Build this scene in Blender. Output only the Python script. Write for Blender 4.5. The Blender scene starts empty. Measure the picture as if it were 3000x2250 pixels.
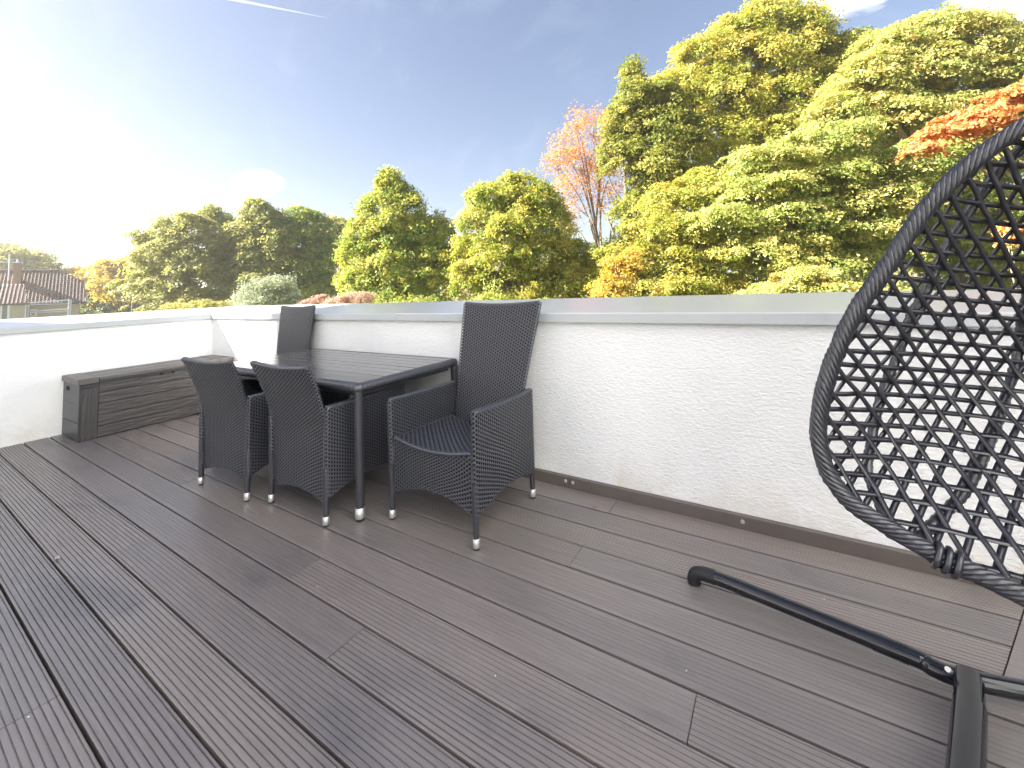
import bpy, math, random
import numpy as np
from mathutils import Vector, Matrix

R = math.radians
SC = bpy.context.scene
COL = SC.collection
random.seed(7)

# ------------------------------------------------------------------ camera
CAM = np.array([0.0, 0.0, 1.2508])
YAW, PIT, ROL = 0.563032, 0.079716, -0.042026
F_PX, CX, CY, IW, IH = 1233.475, 1500.0, 741.53, 3000.0, 2250.0
_fw = np.array([-math.sin(YAW) * math.cos(PIT), math.cos(YAW) * math.cos(PIT), math.sin(PIT)])
_rt = np.array([math.cos(YAW), math.sin(YAW), 0.0])
_up = np.cross(_rt, _fw)
AX = math.cos(ROL) * _rt + math.sin(ROL) * _up
AY = -math.sin(ROL) * _rt + math.cos(ROL) * _up
AZ = _fw
cam_d = bpy.data.cameras.new('camera')
cam = bpy.data.objects.new('camera', cam_d)
COL.objects.link(cam)
M = Matrix.Identity(4)
for i in range(3):
    M[i][0], M[i][1], M[i][2], M[i][3] = AX[i], AY[i], -AZ[i], CAM[i]
cam.matrix_world = M
cam_d.sensor_width = 36.0
cam_d.sensor_fit = 'HORIZONTAL'
cam_d.lens = F_PX / IW * 36.0
cam_d.shift_y = (CY - IH / 2) / IW
cam_d.clip_start = 0.05
cam_d.clip_end = 6000
SC.camera = cam

# ------------------------------------------------------------------ light
SUN_T = np.array([0.74, 0.67, -0.63])            # the way the light travels
SUN_T = SUN_T / np.linalg.norm(SUN_T)
SUN_EL = math.asin(-SUN_T[2])
SUN_AZ = math.atan2(-SUN_T[0], -SUN_T[1])        # clockwise from +Y
SUN_STRENGTH, SKY_STRENGTH, EXPOSURE = 5.0, 0.0500, 2.54
world = bpy.data.worlds.new('World')
SC.world = world
world.use_nodes = True
wn, wl = world.node_tree.nodes, world.node_tree.links
wn.clear()
w_out = wn.new('ShaderNodeOutputWorld')
w_bg = wn.new('ShaderNodeBackground')
w_sky = wn.new('ShaderNodeTexSky')
w_sky.sky_type = 'NISHITA'
w_sky.sun_disc = False
w_sky.sun_elevation = SUN_EL
w_sky.sun_rotation = SUN_AZ
w_sky.altitude = 100
w_sky.air_density = 1.0
w_sky.dust_density = 1.4
w_sky.ozone_density = 1.6
w_bg.inputs['Strength'].default_value = SKY_STRENGTH
# thin cirrus streaks, a function of direction only
w_tc = wn.new('ShaderNodeTexCoord')
w_map = wn.new('ShaderNodeMapping')
w_map.inputs['Rotation'].default_value = (0.3, 0.5, 0.5)
w_map.inputs['Scale'].default_value = (2.0, 9.0, 5.0)
w_ns = wn.new('ShaderNodeTexNoise')
w_ns.inputs['Scale'].default_value = 1.6
w_ns.inputs['Detail'].default_value = 7
w_ns.inputs['Roughness'].default_value = 0.62
w_ns.inputs['Distortion'].default_value = 0.7
w_rp = wn.new('ShaderNodeMapRange')
w_rp.inputs['From Min'].default_value = 0.54
w_rp.inputs['From Max'].default_value = 0.86
w_rp.inputs['To Max'].default_value = 0.10
w_mix = wn.new('ShaderNodeMix')
w_mix.data_type = 'RGBA'
w_mix.inputs['B'].default_value = (6.0, 6.4, 7.0, 1)
wl.new(w_tc.outputs['Generated'], w_map.inputs['Vector'])
wl.new(w_map.outputs['Vector'], w_ns.inputs['Vector'])
wl.new(w_ns.outputs['Fac'], w_rp.inputs['Value'])
wl.new(w_rp.outputs['Result'], w_mix.inputs['Factor'])
w_hs = wn.new('ShaderNodeHueSaturation')
w_hs.inputs['Saturation'].default_value = 1.02
w_tint = wn.new('ShaderNodeMix')
w_tint.data_type = 'RGBA'
w_tint.blend_type = 'MULTIPLY'
w_tint.inputs['Factor'].default_value = 1.0
w_tint.inputs['B'].default_value = (1.08, 0.98, 0.985, 1)
w_gm = wn.new('ShaderNodeGamma')
w_gm.inputs['Gamma'].default_value = 0.84
wl.new(w_sky.outputs['Color'], w_gm.inputs['Color'])
wl.new(w_gm.outputs['Color'], w_hs.inputs['Color'])
wl.new(w_hs.outputs['Color'], w_tint.inputs['A'])
wl.new(w_tint.outputs['Result'], w_mix.inputs['A'])
wl.new(w_mix.outputs['Result'], w_bg.inputs['Color'])
wl.new(w_bg.outputs['Background'], w_out.inputs['Surface'])
sun_d = bpy.data.lights.new('sun', 'SUN')
sun_d.energy = SUN_STRENGTH
sun_d.angle = R(0.4)
sun_d.color = (1.0, 0.955, 0.87)
sun = bpy.data.objects.new('sun', sun_d)
COL.objects.link(sun)
sun.rotation_euler = Vector(SUN_T).to_track_quat('-Z', 'Y').to_euler()
sun.location = (-20, -20, 30)
SC.view_settings.view_transform = 'Standard'
SC.view_settings.look = 'None'
SC.view_settings.gamma = 1.0
SC.view_settings.use_curve_mapping = False
SC.view_settings.exposure = EXPOSURE
SC.cycles.use_denoising = True
SC.cycles.max_bounces = 14
SC.cycles.diffuse_bounces = 5
SC.cycles.glossy_bounces = 4
SC.cycles.transmission_bounces = 6
SC.cycles.volume_bounces = 12
SC.cycles.transparent_max_bounces = 8
SC.cycles.sample_clamp_indirect = 8.0
SC.cycles.caustics_reflective = False
SC.cycles.caustics_refractive = False


# ------------------------------------------------------------------ helpers
def at(px, py, depth):
    """world point that a ray through a photograph pixel reaches at that depth"""
    return CAM + depth * (AZ + AX * (px - CX) / F_PX - AY * (py - CY) / F_PX)


def tag(o, label=None, cat=None, group=None, kind=None):
    if label: o['label'] = label
    if cat: o['category'] = cat
    if group: o['group'] = group
    if kind: o['kind'] = kind
    return o


def empty(name, loc=(0, 0, 0), rz=0.0):
    o = bpy.data.objects.new(name, None)
    o.empty_display_size = 0.1
    COL.objects.link(o)
    o.location = loc
    o.rotation_euler = (0, 0, rz)
    return o


def link_mesh(name, me, mat=None, parent=None):
    o = bpy.data.objects.new(name, me)
    COL.objects.link(o)
    if mat is not None and not me.materials:
        me.materials.append(mat)
    if parent is not None:
        o.parent = parent
    return o


def np_mesh(name, V, Fq, smooth=False, attrs=None):
    """mesh from an (n,3) array and an (m,k) array of faces of one size"""
    V = np.ascontiguousarray(V, dtype=np.float32)
    Fq = np.ascontiguousarray(Fq, dtype=np.int32)
    me = bpy.data.meshes.new(name)
    m, k = Fq.shape
    me.vertices.add(len(V))
    me.vertices.foreach_set('co', V.ravel())
    me.loops.add(m * k)
    me.loops.foreach_set('vertex_index', Fq.ravel())
    me.polygons.add(m)
    me.polygons.foreach_set('loop_start', np.arange(0, m * k, k, dtype=np.int32))
    if smooth:
        me.polygons.foreach_set('use_smooth', np.ones(m, dtype=bool))
    if attrs:
        for an, av in attrs.items():
            a = me.attributes.new(an, 'FLOAT', 'FACE')
            a.data.foreach_set('value', np.ascontiguousarray(av, dtype=np.float32))
    me.update(calc_edges=True)
    me.validate()
    return me


class MB:
    """collects boxes, bars and tubes into one mesh"""
    def __init__(self):
        self.v, self.f, self.s = [], [], []

    def add(self, verts, faces, smooth=False):
        n = len(self.v)
        self.v += [tuple(map(float, p)) for p in verts]
        self.f += [tuple(i + n for i in f) for f in faces]
        self.s += [smooth] * len(faces)

    def box(self, lo, hi, bev=0.0, M=None):
        (x0, y0, z0), (x1, y1, z1) = lo, hi
        if bev <= 0:
            P = [(x0, y0, z0), (x1, y0, z0), (x1, y1, z0), (x0, y1, z0), (x0, y0, z1), (x1, y0, z1), (x1, y1, z1), (x0, y1, z1)]
            Fc = [(0, 3, 2, 1), (4, 5, 6, 7), (0, 1, 5, 4), (1, 2, 6, 5), (2, 3, 7, 6), (3, 0, 4, 7)]
        else:
            b = bev
            P, idx = [], {}
            for sx in (0, 1):
                for sy in (0, 1):
                    for sz in (0, 1):
                        X, Y, Z = (x0, x1)[sx], (y0, y1)[sy], (z0, z1)[sz]
                        dx, dy, dz = b * (1 - 2 * sx), b * (1 - 2 * sy), b * (1 - 2 * sz)
                        idx[sx, sy, sz] = len(P)
                        P += [(X, Y + dy, Z + dz), (X + dx, Y, Z + dz), (X + dx, Y + dy, Z)]
            I = lambda a, c, d, k: idx[a, c, d] + k
            Fc = []
            for s in (0, 1):
                q = [I(s, 0, 0, 0), I(s, 1, 0, 0), I(s, 1, 1, 0), I(s, 0, 1, 0)]
                Fc.append(tuple(q if s else q[::-1]))
                q = [I(0, s, 0, 1), I(0, s, 1, 1), I(1, s, 1, 1), I(1, s, 0, 1)]
                Fc.append(tuple(q if s else q[::-1]))
                q = [I(0, 0, s, 2), I(1, 0, s, 2), I(1, 1, s, 2), I(0, 1, s, 2)]
                Fc.append(tuple(q if s else q[::-1]))
            for p in (0, 1):
                for q in (0, 1):
                    Fc.append((I(0, p, q, 1), I(1, p, q, 1), I(1, p, q, 2), I(0, p, q, 2)))
                    Fc.append((I(p, 0, q, 0), I(p, 1, q, 0), I(p, 1, q, 2), I(p, 0, q, 2)))
                    Fc.append((I(p, q, 0, 0), I(p, q, 1, 0), I(p, q, 1, 1), I(p, q, 0, 1)))
            for k in idx.values():
                Fc.append((k, k + 1, k + 2))
        if M is not None:
            P = [tuple(M @ Vector(p)) for p in P]
        self.add(P, Fc)

    def tube(self, pts, rad, n=12, closed=False, cap=True, ry=None):
        pts = [np.array(p, float) for p in pts]
        m = len(pts)
        rad = [rad] * m if np.isscalar(rad) else list(rad)
        T = []
        for i in range(m):
            a = pts[(i - 1) % m] if closed or i > 0 else pts[i]
            b = pts[(i + 1) % m] if closed or i < m - 1 else pts[i]
            t = b - a
            T.append(t / (np.linalg.norm(t) + 1e-12))
        up = np.array([0, 0, 1.0]) if abs(T[0][2]) < 0.9 else np.array([1.0, 0, 0])
        u = np.cross(T[0], up); u /= np.linalg.norm(u)
        V = []
        for i in range(m):
            u = u - T[i] * (u @ T[i]); u /= np.linalg.norm(u)
            w = np.cross(T[i], u)
            for k in range(n):
                a = 2 * math.pi * k / n
                V.append(pts[i] + rad[i] * (math.cos(a) * u + math.sin(a) * w))
        Fc = []
        for i in range(m if closed else m - 1):
            j = (i + 1) % m
            for k in range(n):
                Fc.append((i * n + k, i * n + (k + 1) % n, j * n + (k + 1) % n, j * n + k))
        self.add(V, Fc, True)
        if cap and not closed:
            self.add(V[:n][::-1], [tuple(range(n))]); self.add(V[-n:], [tuple(range(n))])

    def poly_prism(self, pts, off):
        n = len(pts); off = np.array(off, float)
        V = [np.array(p, float) for p in pts]
        V2 = [p + off for p in V]
        Fc = [tuple(range(n))[::-1], tuple(range(n, 2 * n))] + [(i, (i + 1) % n, n + (i + 1) % n, n + i) for i in range(n)]
        self.add(V + V2, Fc)

    def mesh(self, name):
        me = bpy.data.meshes.new(name)
        me.from_pydata(self.v, [], self.f)
        me.polygons.foreach_set('use_smooth', self.s)
        me.update()
        return me

    def build(self, name, mat, parent=None):
        return link_mesh(name, self.mesh(name), mat, parent)


def catmull(P, per=8, closed=False):
    P = [np.array(p, float) for p in P]
    n = len(P); out = []
    rng = range(n if closed else n - 1)
    for i in rng:
        g = (lambda k: P[k % n]) if closed else (lambda k: P[min(max(k, 0), n - 1)])
        p0, p1, p2, p3 = g(i - 1), g(i), g(i + 1), g(i + 2)
        for k in range(per):
            t = k / per
            out.append(0.5 * ((2 * p1) + (-p0 + p2) * t + (2 * p0 - 5 * p1 + 4 * p2 - p3) * t * t + (-p0 + 3 * p1 - 3 * p2 + p3) * t ** 3))
    if not closed: out.append(P[-1])
    return out


def resample(P, step, closed=False):
    P = np.array(P, float)
    if closed: P = np.vstack([P, P[:1]])
    d = np.r_[0, np.cumsum(np.linalg.norm(np.diff(P, axis=0), axis=1))]
    n = max(2, int(round(d[-1] / step)) + 1)
    s = np.linspace(0, d[-1], n)
    Q = np.stack([np.interp(s, d, P[:, k]) for k in range(3)], 1)
    return Q[:-1] if closed else Q


# ------------------------------------------------------------------ materials
def new_mat(name):
    m = bpy.data.materials.new(name)
    m.use_nodes = True
    nt = m.node_tree
    b = nt.nodes['Principled BSDF']
    return m, nt, b


def N(nt, t, **kw):
    n = nt.nodes.new(t)
    for k, v in kw.items():
        if k in n.inputs: n.inputs[k].default_value = v
        else: setattr(n, k, v)
    return n


def noise(nt, scale, detail=4, rough=0.55, vec=None, dist=0.0):
    n = N(nt, 'ShaderNodeTexNoise', Scale=scale, Detail=detail, Roughness=rough, Distortion=dist)
    if vec is not None: nt.links.new(vec, n.inputs['Vector'])
    return n


def ramp(nt, fac, stops):
    r = nt.nodes.new('ShaderNodeValToRGB')
    e = r.color_ramp.elements
    while len(e) < len(stops): e.new(0.5)
    for el, (p, c) in zip(e, stops):
        el.position = p
        el.color = (c[0], c[1], c[2], 1)
    nt.links.new(fac, r.inputs['Fac'])
    return r


def bump(nt, b, height, strength=0.3, dist=0.002):
    n = N(nt, 'ShaderNodeBump', Strength=strength, Distance=dist)
    nt.links.new(height, n.inputs['Height'])
    nt.links.new(n.outputs['Normal'], b.inputs['Normal'])
    return n


def mapping(nt, src, scale=(1, 1, 1), rot=(0, 0, 0)):
    m = nt.nodes.new('ShaderNodeMapping')
    m.inputs['Scale'].default_value = scale
    m.inputs['Rotation'].default_value = rot
    nt.links.new(src, m.inputs['Vector'])
    return m.outputs['Vector']


def plain(name, col, rough=0.5, metal=0.0, spec=0.5, var=0.0, vscale=8.0, bmp=0.0, bscale=60.0, coat=0.0):
    m, nt, b = new_mat(name)
    b.inputs['Roughness'].default_value = rough
    b.inputs['Metallic'].default_value = metal
    b.inputs['Specular IOR Level'].default_value = spec
    b.inputs['Coat Weight'].default_value = coat
    b.inputs['Coat Roughness'].default_value = 0.06
    tc = nt.nodes.new('ShaderNodeTexCoord')
    n = noise(nt, vscale, 5, 0.6, tc.outputs['Object'])
    lo = [c * (1 - var) for c in col]; hi = [c * (1 + var) for c in col]
    r = ramp(nt, n.outputs['Fac'], [(0.3, lo), (0.7, hi)])
    nt.links.new(r.outputs['Color'], b.inputs['Base Color'])
    if bmp:
        n2 = noise(nt, bscale, 4, 0.6, tc.outputs['Object'])
        bump(nt, b, n2.outputs['Fac'], bmp, 0.003)
    return m


def mat_deck():
    m, nt, b = new_mat('deck_composite')
    tc = nt.nodes.new('ShaderNodeTexCoord'); gm = nt.nodes.new('ShaderNodeNewGeometry'); oi = nt.nodes.new('ShaderNodeObjectInfo')
    v = mapping(nt, gm.outputs['Position'], (2.2, 60, 60))
    streak = noise(nt, 1.6, 7, 0.65, v, 0.2)
    blot = noise(nt, 1.25, 4, 0.55, mapping(nt, gm.outputs['Position'], (0.8, 1.5, 1)), 0.5)
    fine = noise(nt, 90, 3, 0.6, mapping(nt, gm.outputs['Position'], (0.25, 1, 1)))
    c1 = ramp(nt, streak.outputs['Fac'], [(0.25, (0.150, 0.130, 0.124)), (0.55, (0.195, 0.171, 0.163)), (0.8, (0.241, 0.212, 0.202))])
    c2 = ramp(nt, blot.outputs['Fac'], [(0.32, (0.64, 0.65, 0.69)), (0.44, (0.97, 0.97, 0.98)), (0.75, (1.10, 1.07, 1.04))])
    mx = N(nt, 'ShaderNodeMix', data_type='RGBA', blend_type='MULTIPLY', Factor=1.0)
    nt.links.new(c1.outputs['Color'], mx.inputs['A']); nt.links.new(c2.outputs['Color'], mx.inputs['B'])
    c3 = ramp(nt, oi.outputs['Random'], [(0.0, (0.86, 0.85, 0.86)), (0.5, (1.0, 0.99, 0.98)), (1.0, (1.12, 1.08, 1.04))])
    mx2 = N(nt, 'ShaderNodeMix', data_type='RGBA', blend_type='MULTIPLY', Factor=1.0)
    nt.links.new(mx.outputs['Result'], mx2.inputs['A']); nt.links.new(c3.outputs['Color'], mx2.inputs['B'])
    nt.links.new(mx2.outputs['Result'], b.inputs['Base Color'])
    rr = N(nt, 'ShaderNodeMapRange'); rr.inputs['To Min'].default_value = 0.30; rr.inputs['To Max'].default_value = 0.48
    nt.links.new(blot.outputs['Fac'], rr.inputs['Value']); nt.links.new(rr.outputs['Result'], b.inputs['Roughness'])
    b.inputs['Specular IOR Level'].default_value = 0.85
    ad = N(nt, 'ShaderNodeMath', operation='ADD')
    nt.links.new(streak.outputs['Fac'], ad.inputs[0]); nt.links.new(fine.outputs['Fac'], ad.inputs[1])
    bump(nt, b, ad.outputs[0], 0.28, 0.0012)
    return m


def mat_plaster(name='white_plaster', col=(0.86, 0.855, 0.845), sy=1.0, stain=True):
    m, nt, b = new_mat(name)
    gm = nt.nodes.new('ShaderNodeNewGeometry')
    v = mapping(nt, gm.outputs['Position'], (38, 38, 80))
    n1 = noise(nt, 1.0, 4, 0.6, v, 0.6)
    n2 = noise(nt, 2.2, 5, 0.6, gm.outputs['Position'])
    lo = [c * 0.93 for c in col]
    c = ramp(nt, n2.outputs['Fac'], [(0.3, lo), (0.6, col)])
    out = c.outputs['Color']
    if stain:
        sx = nt.nodes.new('ShaderNodeSeparateXYZ'); nt.links.new(gm.outputs['Position'], sx.inputs[0])
        mr = N(nt, 'ShaderNodeMapRange'); mr.inputs['From Min'].default_value = 0.05; mr.inputs['From Max'].default_value = 0.30
        mr.inputs['To Min'].default_value = 0.6; mr.inputs['To Max'].default_value = 0.0
        nt.links.new(sx.outputs['Z'], mr.inputs['Value'])
        n3 = noise(nt, 5.0, 8, 0.72, gm.outputs['Position'], 0.4)
        mr3 = N(nt, 'ShaderNodeMapRange'); mr3.inputs['From Min'].default_value = 0.45; mr3.inputs['From Max'].default_value = 0.75
        nt.links.new(n3.outputs['Fac'], mr3.inputs['Value'])
        mu = N(nt, 'ShaderNodeMath', operation='MULTIPLY')
        nt.links.new(mr.outputs['Result'], mu.inputs[0]); nt.links.new(mr3.outputs['Result'], mu.inputs[1])
        mx = N(nt, 'ShaderNodeMix', data_type='RGBA')
        mx.inputs['B'].default_value = (0.62, 0.53, 0.38, 1)
        nt.links.new(mu.outputs[0], mx.inputs['Factor']); nt.links.new(out, mx.inputs['A'])
        out = mx.outputs['Result']
    nt.links.new(out, b.inputs['Base Color'])
    b.inputs['Roughness'].default_value = 0.9
    b.inputs['Specular IOR Level'].default_value = 0.2
    bump(nt, b, n1.outputs['Fac'], 0.95, 0.008)
    return m


def mat_wicker():
    m, nt, b = new_mat('black_wicker')
    tc = nt.nodes.new('ShaderNodeTexCoord')
    n = noise(nt, 130, 3, 0.6, tc.outputs['Object'])
    c = ramp(nt, n.outputs['Fac'], [(0.3, (0.038, 0.039, 0.048)), (0.7, (0.062, 0.063, 0.075))])
    nt.links.new(c.outputs['Color'], b.inputs['Base Color'])
    b.inputs['Roughness'].default_value = 0.34
    b.inputs['Specular IOR Level'].default_value = 0.7
    return m


def mat_grain(name, axis, col_lo, col_hi, rough=0.45, strength=0.6):
    """moulded wood grain in plastic, running along an object axis"""
    m, nt, b = new_mat(name)
    tc = nt.nodes.new('ShaderNodeTexCoord'); oi = nt.nodes.new('ShaderNodeObjectInfo')
    ad = N(nt, 'ShaderNodeVectorMath', operation='ADD')
    sc = N(nt, 'ShaderNodeMath', operation='MULTIPLY'); sc.inputs[1].default_value = 37.0
    nt.links.new(oi.outputs['Random'], sc.inputs[0])
    nt.links.new(tc.outputs['Object'], ad.inputs[0]); nt.links.new(sc.outputs[0], ad.inputs[1])
    s = [9.0, 9.0, 9.0]; s['XYZ'.index(axis)] = 1.0
    v = mapping(nt, ad.outputs['Vector'], s)
    n1 = noise(nt, 1.3, 2, 0.5, v, 0.4)
    mu = N(nt, 'ShaderNodeMath', operation='MULTIPLY'); mu.inputs[1].default_value = 40.0
    nt.links.new(n1.outputs['Fac'], mu.inputs[0])
    si = N(nt, 'ShaderNodeMath', operation='SINE'); nt.links.new(mu.outputs[0], si.inputs[0])
    n2 = noise(nt, 6.0, 6, 0.7, v)
    mxh = N(nt, 'ShaderNodeMath', operation='MULTIPLY_ADD'); mxh.inputs[1].default_value = 0.35
    nt.links.new(si.outputs[0], mxh.inputs[0]); nt.links.new(n2.outputs['Fac'], mxh.inputs[2])
    c = ramp(nt, n2.outputs['Fac'], [(0.3, col_lo), (0.7, col_hi)])
    nt.links.new(c.outputs['Color'], b.inputs['Base Color'])
    b.inputs['Roughness'].default_value = rough
    bump(nt, b, mxh.outputs[0], strength, 0.004)
    return m


def mat_table():
    m, nt, b = new_mat('dark_table_slats')
    tc = nt.nodes.new('ShaderNodeTexCoord')
    v = mapping(nt, tc.outputs['Object'], (2, 50, 50))
    n1 = noise(nt, 1.5, 6, 0.65, v)
    c = ramp(nt, n1.outputs['Fac'], [(0.3, (0.060, 0.056, 0.056)), (0.7, (0.094, 0.088, 0.086))])
    nt.links.new(c.outputs['Color'], b.inputs['Base Color'])
    n2 = noise(nt, 3.0, 4, 0.6, mapping(nt, tc.outputs['Object'], (1, 3, 1)))
    rr = N(nt, 'ShaderNodeMapRange'); rr.inputs['To Min'].default_value = 0.10; rr.inputs['To Max'].default_value = 0.20
    nt.links.new(n2.outputs['Fac'], rr.inputs['Value']); nt.links.new(rr.outputs['Result'], b.inputs['Roughness'])
    b.inputs['Specular IOR Level'].default_value = 0.9
    bump(nt, b, n1.outputs['Fac'], 0.05, 0.0006)
    return m


def mat_leaf(name, cols, trans=0.46, rough=0.5):
    m, nt, b = new_mat(name)
    at_ = N(nt, 'ShaderNodeAttribute', attribute_name='tint')
    r = ramp(nt, at_.outputs['Fac'], [(i / (len(cols) - 1), c) for i, c in enumerate(cols)])
    nt.links.new(r.outputs['Color'], b.inputs['Base Color'])
    b.inputs['Roughness'].default_value = rough
    b.inputs['Specular IOR Level'].default_value = 0.35
    tr = nt.nodes.new('ShaderNodeBsdfTranslucent')
    hs = N(nt, 'ShaderNodeHueSaturation', Saturation=1.10, Value=1.35)
    nt.links.new(r.outputs['Color'], hs.inputs['Color']); nt.links.new(hs.outputs['Color'], tr.inputs['Color'])
    mx = N(nt, 'ShaderNodeMixShader'); mx.inputs[0].default_value = trans
    nt.links.new(b.outputs['BSDF'], mx.inputs[1]); nt.links.new(tr.outputs['BSDF'], mx.inputs[2])
    nt.links.new(mx.outputs['Shader'], nt.nodes['Material Output'].inputs['Surface'])
    return m


def mat_bark():
    m, nt, b = new_mat('tree_bark')
    tc = nt.nodes.new('ShaderNodeTexCoord')
    n = noise(nt, 3.0, 6, 0.7, mapping(nt, tc.outputs['Object'], (3, 3, 0.6)))
    c = ramp(nt, n.outputs['Fac'], [(0.3, (0.15, 0.115, 0.085)), (0.7, (0.36, 0.29, 0.225))])
    nt.links.new(c.outputs['Color'], b.inputs['Base Color'])
    b.inputs['Roughness'].default_value = 0.9
    bump(nt, b, n.outputs['Fac'], 0.6, 0.03)
    return m


def mat_grass():
    m, nt, b = new_mat('meadow_grass')
    gm = nt.nodes.new('ShaderNodeNewGeometry')
    n = noise(nt, 0.25, 8, 0.7, gm.outputs['Position'])
    c = ramp(nt, n.outputs['Fac'], [(0.3, (0.030, 0.050, 0.014)), (0.7, (0.085, 0.095, 0.03))])
    nt.links.new(c.outputs['Color'], b.inputs['Base Color'])
    b.inputs['Roughness'].default_value = 1.0
    bump(nt, b, n.outputs['Fac'], 0.5, 0.2)
    return m


def mat_tiles():
    m, nt, b = new_mat('brown_roof_tiles')
    tc = nt.nodes.new('ShaderNodeTexCoord')
    n = noise(nt, 2.0, 6, 0.75, tc.outputs['Object'])
    c = ramp(nt, n.outputs['Fac'], [(0.3, (0.10, 0.062, 0.055)), (0.7, (0.20, 0.125, 0.11))])
    nt.links.new(c.outputs['Color'], b.inputs['Base Color'])
    b.inputs['Roughness'].default_value = 0.7
    return m


def mat_volume(name, density, col, scale, lo, hi, aniso=0.3):
    m = bpy.data.materials.new(name)
    m.use_nodes = True
    nt = m.node_tree
    nt.nodes.clear()
    out = nt.nodes.new('ShaderNodeOutputMaterial')
    pv = nt.nodes.new('ShaderNodeVolumePrincipled')
    pv.inputs['Color'].default_value = (*col, 1)
    pv.inputs['Anisotropy'].default_value = aniso
    tc = nt.nodes.new('ShaderNodeTexCoord')
    n = noise(nt, scale, 5, 0.6, tc.outputs['Object'], 0.3)
    ln = N(nt, 'ShaderNodeVectorMath', operation='LENGTH'); nt.links.new(tc.outputs['Object'], ln.inputs[0])
    # falls off from the middle of the puff, broken up by the noise
    sb = N(nt, 'ShaderNodeMath', operation='SUBTRACT'); nt.links.new(n.outputs['Fac'], sb.inputs[0])
    ml = N(nt, 'ShaderNodeMath', operation='MULTIPLY'); ml.inputs[1].default_value = 0.40
    nt.links.new(ln.outputs['Value'], ml.inputs[0]); nt.links.new(ml.outputs[0], sb.inputs[1])
    mr = N(nt, 'ShaderNodeMapRange'); mr.inputs['From Min'].default_value = lo; mr.inputs['From Max'].default_value = hi
    mr.inputs['To Max'].default_value = density
    nt.links.new(sb.outputs[0], mr.inputs['Value']); nt.links.new(mr.outputs['Result'], pv.inputs['Density'])
    nt.links.new(pv.outputs['Volume'], out.inputs['Volume'])
    return m


MT = dict(
    deck=mat_deck(), plaster=mat_plaster(), wicker=mat_wicker(), table=mat_table(), bark=mat_bark(), grass=mat_grass(), tiles=mat_tiles(),
    under=plain('deck_underside', (0.012, 0.011, 0.011), 0.9),
    skirting=plain('skirting_composite', (0.115, 0.095, 0.085), 0.5, var=0.10, vscale=5, bmp=0.1, bscale=150),
    cap=plain('grey_coated_aluminium', (0.46, 0.475, 0.49), 0.25, var=0.025, vscale=2, spec=0.6),
    leg=plain('dark_powder_coat', (0.035, 0.035, 0.042), 0.38, var=0.1, spec=0.6),
    steel=plain('brushed_metal', (0.62, 0.61, 0.59), 0.38, metal=0.85, var=0.05, vscale=40),
    gap_shade=plain('black_gap_shade', (0.010, 0.010, 0.012), 0.8, var=0.05, spec=0.1),  # black that stands in for the shade inside the weave
    rubber=plain('black_rubber', (0.012, 0.012, 0.014), 0.55, var=0.1),
    gloss=plain('black_gloss_paint', (0.008, 0.009, 0.013), 0.10, var=0.1, spec=0.5, coat=0.2),
    strap=plain('black_poly_strap', (0.026, 0.025, 0.033), 0.30, var=0.2, vscale=12, spec=0.85),
    grain_y=mat_grain('grained_plastic_long', 'Y', (0.038, 0.034, 0.035), (0.098, 0.087, 0.083), strength=1.0),
    grain_lid_lit=mat_grain('grained_plastic_lid_lit', 'Y', (0.085, 0.076, 0.070), (0.165, 0.148, 0.134), strength=0.7),  # box grain lightened for the lid, skylight put into the colour
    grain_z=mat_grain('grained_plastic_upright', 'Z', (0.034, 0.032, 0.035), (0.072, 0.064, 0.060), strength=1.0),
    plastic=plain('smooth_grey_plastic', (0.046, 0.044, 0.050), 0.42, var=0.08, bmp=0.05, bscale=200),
    lidcap=plain('lid_end_plastic', (0.115, 0.10, 0.092), 0.45, var=0.08, bmp=0.05, bscale=200),  # lid ends lightened too, to look skylit
    beige=plain('beige_render', (0.50, 0.42, 0.30), 0.9, var=0.05, vscale=3),
    facade=mat_plaster('facade_plaster', (0.80, 0.825, 0.86), stain=False),
    whiteframe=plain('white_frame', (0.78, 0.78, 0.77), 0.4, var=0.02),
    galv=plain('galvanised_rail', (0.60, 0.62, 0.66), 0.45, metal=0.3, var=0.05),
    brick=plain('chimney_brick', (0.26, 0.16, 0.12), 0.9, var=0.25, vscale=14),
    glass=plain('window_pane', (0.10, 0.12, 0.15), 0.06, var=0.1, spec=0.9),
    wood=plain('weathered_wood', (0.22, 0.18, 0.15), 0.9, var=0.2, vscale=4),
)

# ------------------------------------------------------------------ setting: ground
GZ = -5.0
PITCH, Y0 = 0.168, 0.43247
WALL_Y, WALL_X = 2.478, -6.042
CAP_Z0, CAP_Z1, CAP_Z2 = 1.0130, 1.069, 1.140
rng = np.random.default_rng(11)

g = 900.0
gm_ = MB()
NG = 24
gx = np.linspace(-1, 1, NG + 1)
gx = np.sign(gx) * np.abs(gx) ** 2.2 * g
V, Fc = [], []
for j in range(NG + 1):
    for i in range(NG + 1):
        V.append((gx[i], gx[j], GZ))
for j in range(NG):
    for i in range(NG):
        Fc.append((j * (NG + 1) + i, j * (NG + 1) + i + 1, (j + 1) * (NG + 1) + i + 1, (j + 1) * (NG + 1) + i))
gm_.add(V, Fc)
tag(gm_.build('ground', MT['grass']), kind='structure')

# terrace base slab (also the storey below)
sl = MB()
sl.box((-6.0, -1.28, GZ - 0.2), (4.0, 2.5, -0.055))
tag(sl.build('terrace_slab', MT['under']), kind='structure')

# ------------------------------------------------------------------ deck of grooved planks
deck = empty('deck', (0, 0, 0))
tag(deck, kind='structure')
GAP = 0.0100


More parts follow.
